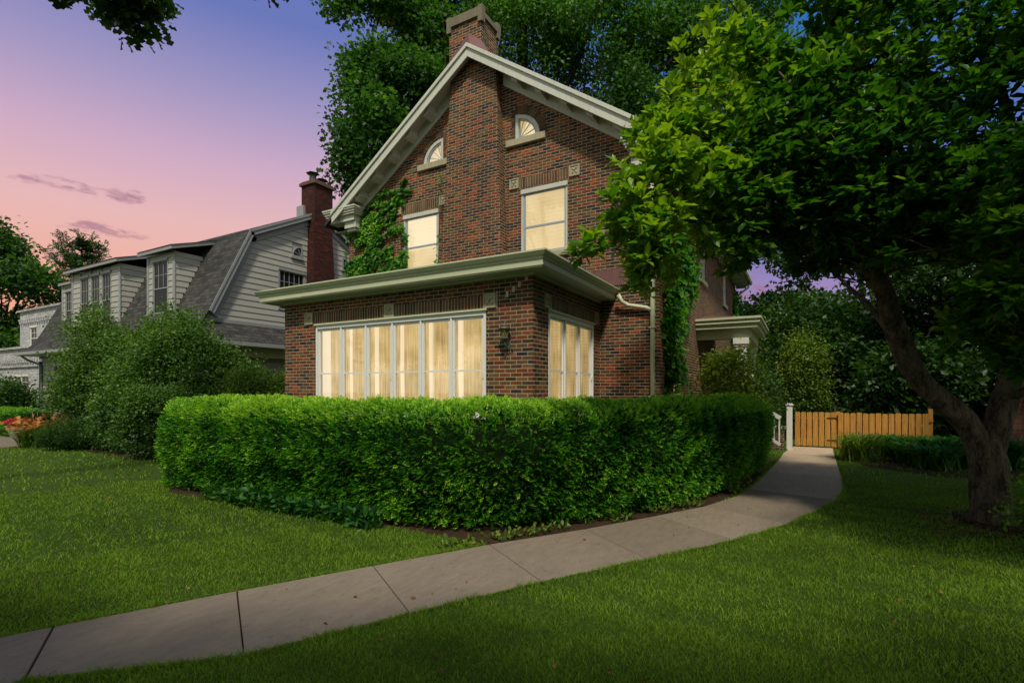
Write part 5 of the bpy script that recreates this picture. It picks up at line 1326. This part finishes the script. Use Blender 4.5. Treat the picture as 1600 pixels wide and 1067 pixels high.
# ground cover at the foot of the hedge
n_ = 1500; x = RS.uniform(-8.3, -4.6, n_); f_ = vnoise(np.c_[x, x*0, x*0], 2.2, 4)
y = 4.80-.26*f_*RS.uniform(0, 1, n_)-.02; P_ = np.c_[x, y, RS.uniform(0, 1, n_)*(.08+.26*f_)*np.exp(-((x+6.4)/2.2)**4)+.02]
o = foliage('ground_cover', P_, RS.normal(0, .7, (n_, 3))+np.array([0, -.5, .7]), RS.uniform(.06, .13, n_), T_OVAL, M['groundcover']); tag(o, 'dark leafy ground cover at the foot of the yew hedge by the lawn', 'ground cover', kind='stuff')
n_ = 900; s_ = RS.uniform(4.6, 10, n_); pf = np.array([lerp2(FAR, v) for v in s_])
P_ = np.c_[pf[:, 0]-RS.uniform(.03, .22, n_), pf[:, 1]+RS.uniform(.0, .1, n_), RS.uniform(.0, .09, n_)]
m_ = vnoise(P_, 4, 6) > .45; P_ = P_[m_]
o = foliage('weeds', P_, RS.normal(0, .7, (len(P_), 3))+np.array([0, -.2, .8]), RS.uniform(.04, .09, len(P_)), T_OVAL, M['gold']); tag(o, 'small weeds between the hedge foot and the path', 'weeds', kind='stuff')

# lawn grass
R_ = np.array
def ring_pts(r0, r1, n):
    r = np.sqrt(RS.uniform(r0*r0, r1*r1, n)); th = RS.uniform(-1.05, 1.05, n)+math.radians(29.45)
    return np.c_[-np.sin(th)*r, np.cos(th)*r]
parts = []
for edge, sg in ((FAR, -1), (NEAR, 1)):
    ne = 9000; sv = RS.uniform(0, len(edge)-1.01, ne); i0 = sv.astype(int); fr_ = (sv-i0)[:, None]; E_ = np.array(edge); p = E_[i0]*(1-fr_)+E_[i0+1]*fr_
    t_ = norm(E_[i0+1]-E_[i0]); nr = np.c_[t_[:, 1], -t_[:, 0]]*sg; p = p+nr*(np.abs(RS.normal(0, .02, ne))+.002)[:, None]
    parts.append(np.c_[p, np.full(ne, .006), np.full(ne, .046)])
for r0, r1, n_, w_, h_ in ((1.6, 4, 160000, .0040, .030), (4, 7, 170000, .0055, .032), (7, 12, 150000, .008, .036), (12, 30, 80000, .022, .05)):
    p = ring_pts(r0, r1, n_); parts.append(np.c_[p, np.full(n_, w_), np.full(n_, h_)])
A = np.concatenate(parts); x, y = A[:, 0], A[:, 1]
pathp = NEAR+FAR[::-1]; ok = ~inpoly(x, y, pathp)
ok &= ~inpoly(x, y, BED) & ~(inpoly(x, y, BED2) & (RS.uniform(0, 1, len(x)) > .75)) & ~(inpoly(x, y, BED3) & (RS.uniform(0, 1, len(x)) > .15)) & ~(inpoly(x, y, BED4) & (RS.uniform(0, 1, len(x)) > .1))
ok &= ~((x < -20.9) & (y > 5.8) & (y < 7.2)) & ~((x < -2.5) & (y > 10)) & (y < 22)
A = A[ok]; x, y = A[:, 0], A[:, 1]; n_ = len(A)
pn = vnoise(np.c_[x, y, x*0], 1.6, 21); pf = vnoise(np.c_[x, y, x*0], 9, 22)
hh = A[:, 3]*RS.uniform(.5, 1.35, n_)*(.65+.6*pf)*np.where(RS.uniform(0, 1, n_) > .99, 1.5, 1); an = RS.uniform(0, 2*PI, n_); ww = A[:, 2]*RS.uniform(.7, 1.3, n_)
ln_ = RS.uniform(.3, 1.3, n_)*hh; la = RS.uniform(0, 2*PI, n_)
dx, dy = np.cos(an)*ww/2, np.sin(an)*ww/2
z0 = np.zeros(n_)
v0 = np.c_[x-dx, y-dy, z0]; v1 = np.c_[x+dx, y+dy, z0]; mx, my = x+np.cos(la)*ln_*.35, y+np.sin(la)*ln_*.35
v2 = np.c_[mx+dx*.8, my+dy*.8, hh*.62]; v3 = np.c_[mx-dx*.8, my-dy*.8, hh*.62]; v4 = np.c_[x+np.cos(la)*ln_, y+np.sin(la)*ln_, hh]
V = np.stack([v0, v1, v2, v3, v4], 1).reshape(-1, 3); b = (np.arange(n_)*5)[:, None]
I = np.concatenate([b+R_([[0, 1, 2]]), b+R_([[0, 2, 3]]), b+R_([[3, 2, 4]])], 1).reshape(-1)
tn = np.clip(.22+.30*pn+.2*pf+RS.normal(0, .2, n_)-.3*((x > .7) & (y > 9.2)), 0, 1)  # darker right of the path: tree shade painted into the grass
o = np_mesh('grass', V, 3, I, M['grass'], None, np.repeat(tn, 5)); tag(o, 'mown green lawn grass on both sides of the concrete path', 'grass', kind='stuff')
n_ = 420; P2 = ring_pts(2, 14, n_); P2 = P2[~inpoly(P2[:, 0], P2[:, 1], BED)]
o = foliage('fallen_leaves', np.c_[P2, np.full(len(P2), .035)], RS.normal(0, 1, (len(P2), 3))*np.array([1, 1, .2]), RS.uniform(.025, .05, len(P2)), T_OVAL, MDRY); tag(o, 'small fallen leaves scattered over the lawn and path', 'fallen leaves', kind='stuff')
# leaf litter under the tree
n_ = 260; P_ = np.c_[RS.uniform(1.4, 3.2, n_), RS.uniform(7.5, 9.6, n_), RS.uniform(.02, .05, n_)]
mm = leaf_mat('dry leaves', (.05, .025, .012), (.10, .05, .02), (.16, .09, .04), .2, .8, tc=(1, 1, 1))
o = foliage('leaf_litter', P_, RS.normal(0, 1, (n_, 3))*np.array([1, 1, .15]), .07, T_OVAL, mm); tag(o, 'dry brown leaves scattered around the trunk', 'leaf litter', kind='stuff')

# ------------------------------------------------------------------ light, sky, camera
S = Vector((.30, -.50, .80)).normalized()          # towards the sun
sun = bpy.data.lights.new('sun', 'SUN'); sun.energy = 3.6; sun.angle = math.radians(5.0); sun.color = (1.0, .91, .74)
so = bpy.data.objects.new('sun', sun); col.objects.link(so); so.rotation_euler = S.to_track_quat('Z', 'Y').to_euler()
w = bpy.data.worlds.new('World'); scene.world = w; w.use_nodes = True; nt = w.node_tree; nt.nodes.clear(); k = N(nt)
out = nt.nodes.new('ShaderNodeOutputWorld')
D = k.n('ShaderNodeTexCoord').outputs['Generated']; sep = k.n('ShaderNodeSeparateXYZ', ins={0: D})
z = sep.outputs[2]
warm = k.ramp(z, [(0, (.84, .38, .24)), (.14, (.88, .40, .28)), (.20, (.86, .46, .38)), (.27, (.80, .48, .48)), (.36, (.62, .41, .56)), (.45, (.36, .31, .54)), (.55, (.145, .19, .49)), (.75, (.10, .18, .50)), (1, (.2, .3, .6))])
cool = k.ramp(z, [(0, (.52, .30, .40)), (.12, (.42, .28, .48)), (.22, (.25, .22, .50)), (.36, (.10, .18, .48)), (.55, (.03, .15, .42)), (1, (.2, .3, .6))])
az = k.n('ShaderNodeMapRange', interpolation_type='SMOOTHSTEP', ins={0: sep.outputs[0], 1: -.55, 2: -.12}).outputs[0]
c = k.mix(az, warm, cool)
# thin mauve clouds low in the sky
azm = k.math('ARCTAN2', k.math('MULTIPLY', sep.outputs[0], -1.0), sep.outputs[1])
mp = k.n('ShaderNodeMapping', ins={0: D, 'Scale': (3.2, 3.2, 12), 'Location': (1.3, .4, .0)}).outputs[0]
cl = k.noise(7.0, 6, .6, mp)
tot = None
for a0_, z0_, wa_, wz_ in ((71.5, .288, 3.2, .012), (66.5, .291, 1.8, .014), (67.5, .238, 4.2, .010), (62.5, .215, 2.6, .009), (69.5, .190, 3.0, .008), (66, .178, 3.5, .007), (6, .165, 9, .02), (10, .20, 8, .012), (2, .13, 9, .015)):
    da = k.math('DIVIDE', k.math('SUBTRACT', azm, math.radians(a0_)), math.radians(wa_)); dz = k.math('DIVIDE', k.math('SUBTRACT', z, z0_), wz_)
    e_ = k.math('SUBTRACT', 1.15, k.math('ADD', k.math('MULTIPLY', da, da), k.math('MULTIPLY', dz, dz)))
    e_ = k.math('ADD', e_, k.math('MULTIPLY', k.math('SUBTRACT', cl, .55), 6.0))
    m1 = k.n('ShaderNodeMapRange', interpolation_type='SMOOTHSTEP', ins={0: e_, 1: .0, 2: 1.4}).outputs[0]
    tot = m1 if tot is None else k.math('MAXIMUM', tot, m1)
c = k.mix(k.math('MULTIPLY', tot, .75), c, (.36, .17, .26))
# the sky behind the viewer is paler
bk = k.n('ShaderNodeMapRange', interpolation_type='SMOOTHSTEP', ins={0: k.math('ADD', k.math('MULTIPLY', sep.outputs[1], .87), k.math('MULTIPLY', sep.outputs[0], -.49)), 1: .50, 2: -.05}).outputs[0]
c = k.mix(bk, c, (.70, .72, .66))
bg1 = k.n('ShaderNodeBackground', ins={0: c, 1: 1.0}).outputs[0]
sky = k.n('ShaderNodeTexSky', sky_type='NISHITA', sun_disc=False, sun_elevation=math.asin(S.z), sun_rotation=math.atan2(S.x, S.y))
bg2 = k.n('ShaderNodeBackground', ins={0: sky.outputs[0], 1: .15}).outputs[0]
f = k.n('ShaderNodeMapRange', interpolation_type='SMOOTHSTEP', ins={0: z, 1: .60, 2: .74}).outputs[0]
mxs = k.n('ShaderNodeMixShader', ins={0: f, 1: bg1, 2: bg2}).outputs[0]
nt.links.new(mxs, out.inputs[0])

cam = bpy.data.cameras.new('camera'); cam.sensor_width = 36; cam.lens = 36*797/1600; cam.clip_end = 2000; cam.shift_y = (609-533.5)/1600
co = bpy.data.objects.new('camera', cam); col.objects.link(co); co.location = (0, 0, 1.75); co.rotation_euler = (PI/2, 0, math.radians(29.45))
scene.camera = co
scene.view_settings.view_transform = 'Standard'; scene.view_settings.look = 'None'; scene.view_settings.exposure = 0
scene.cycles.max_bounces = 6; scene.cycles.diffuse_bounces = 3; scene.cycles.transparent_max_bounces = 16
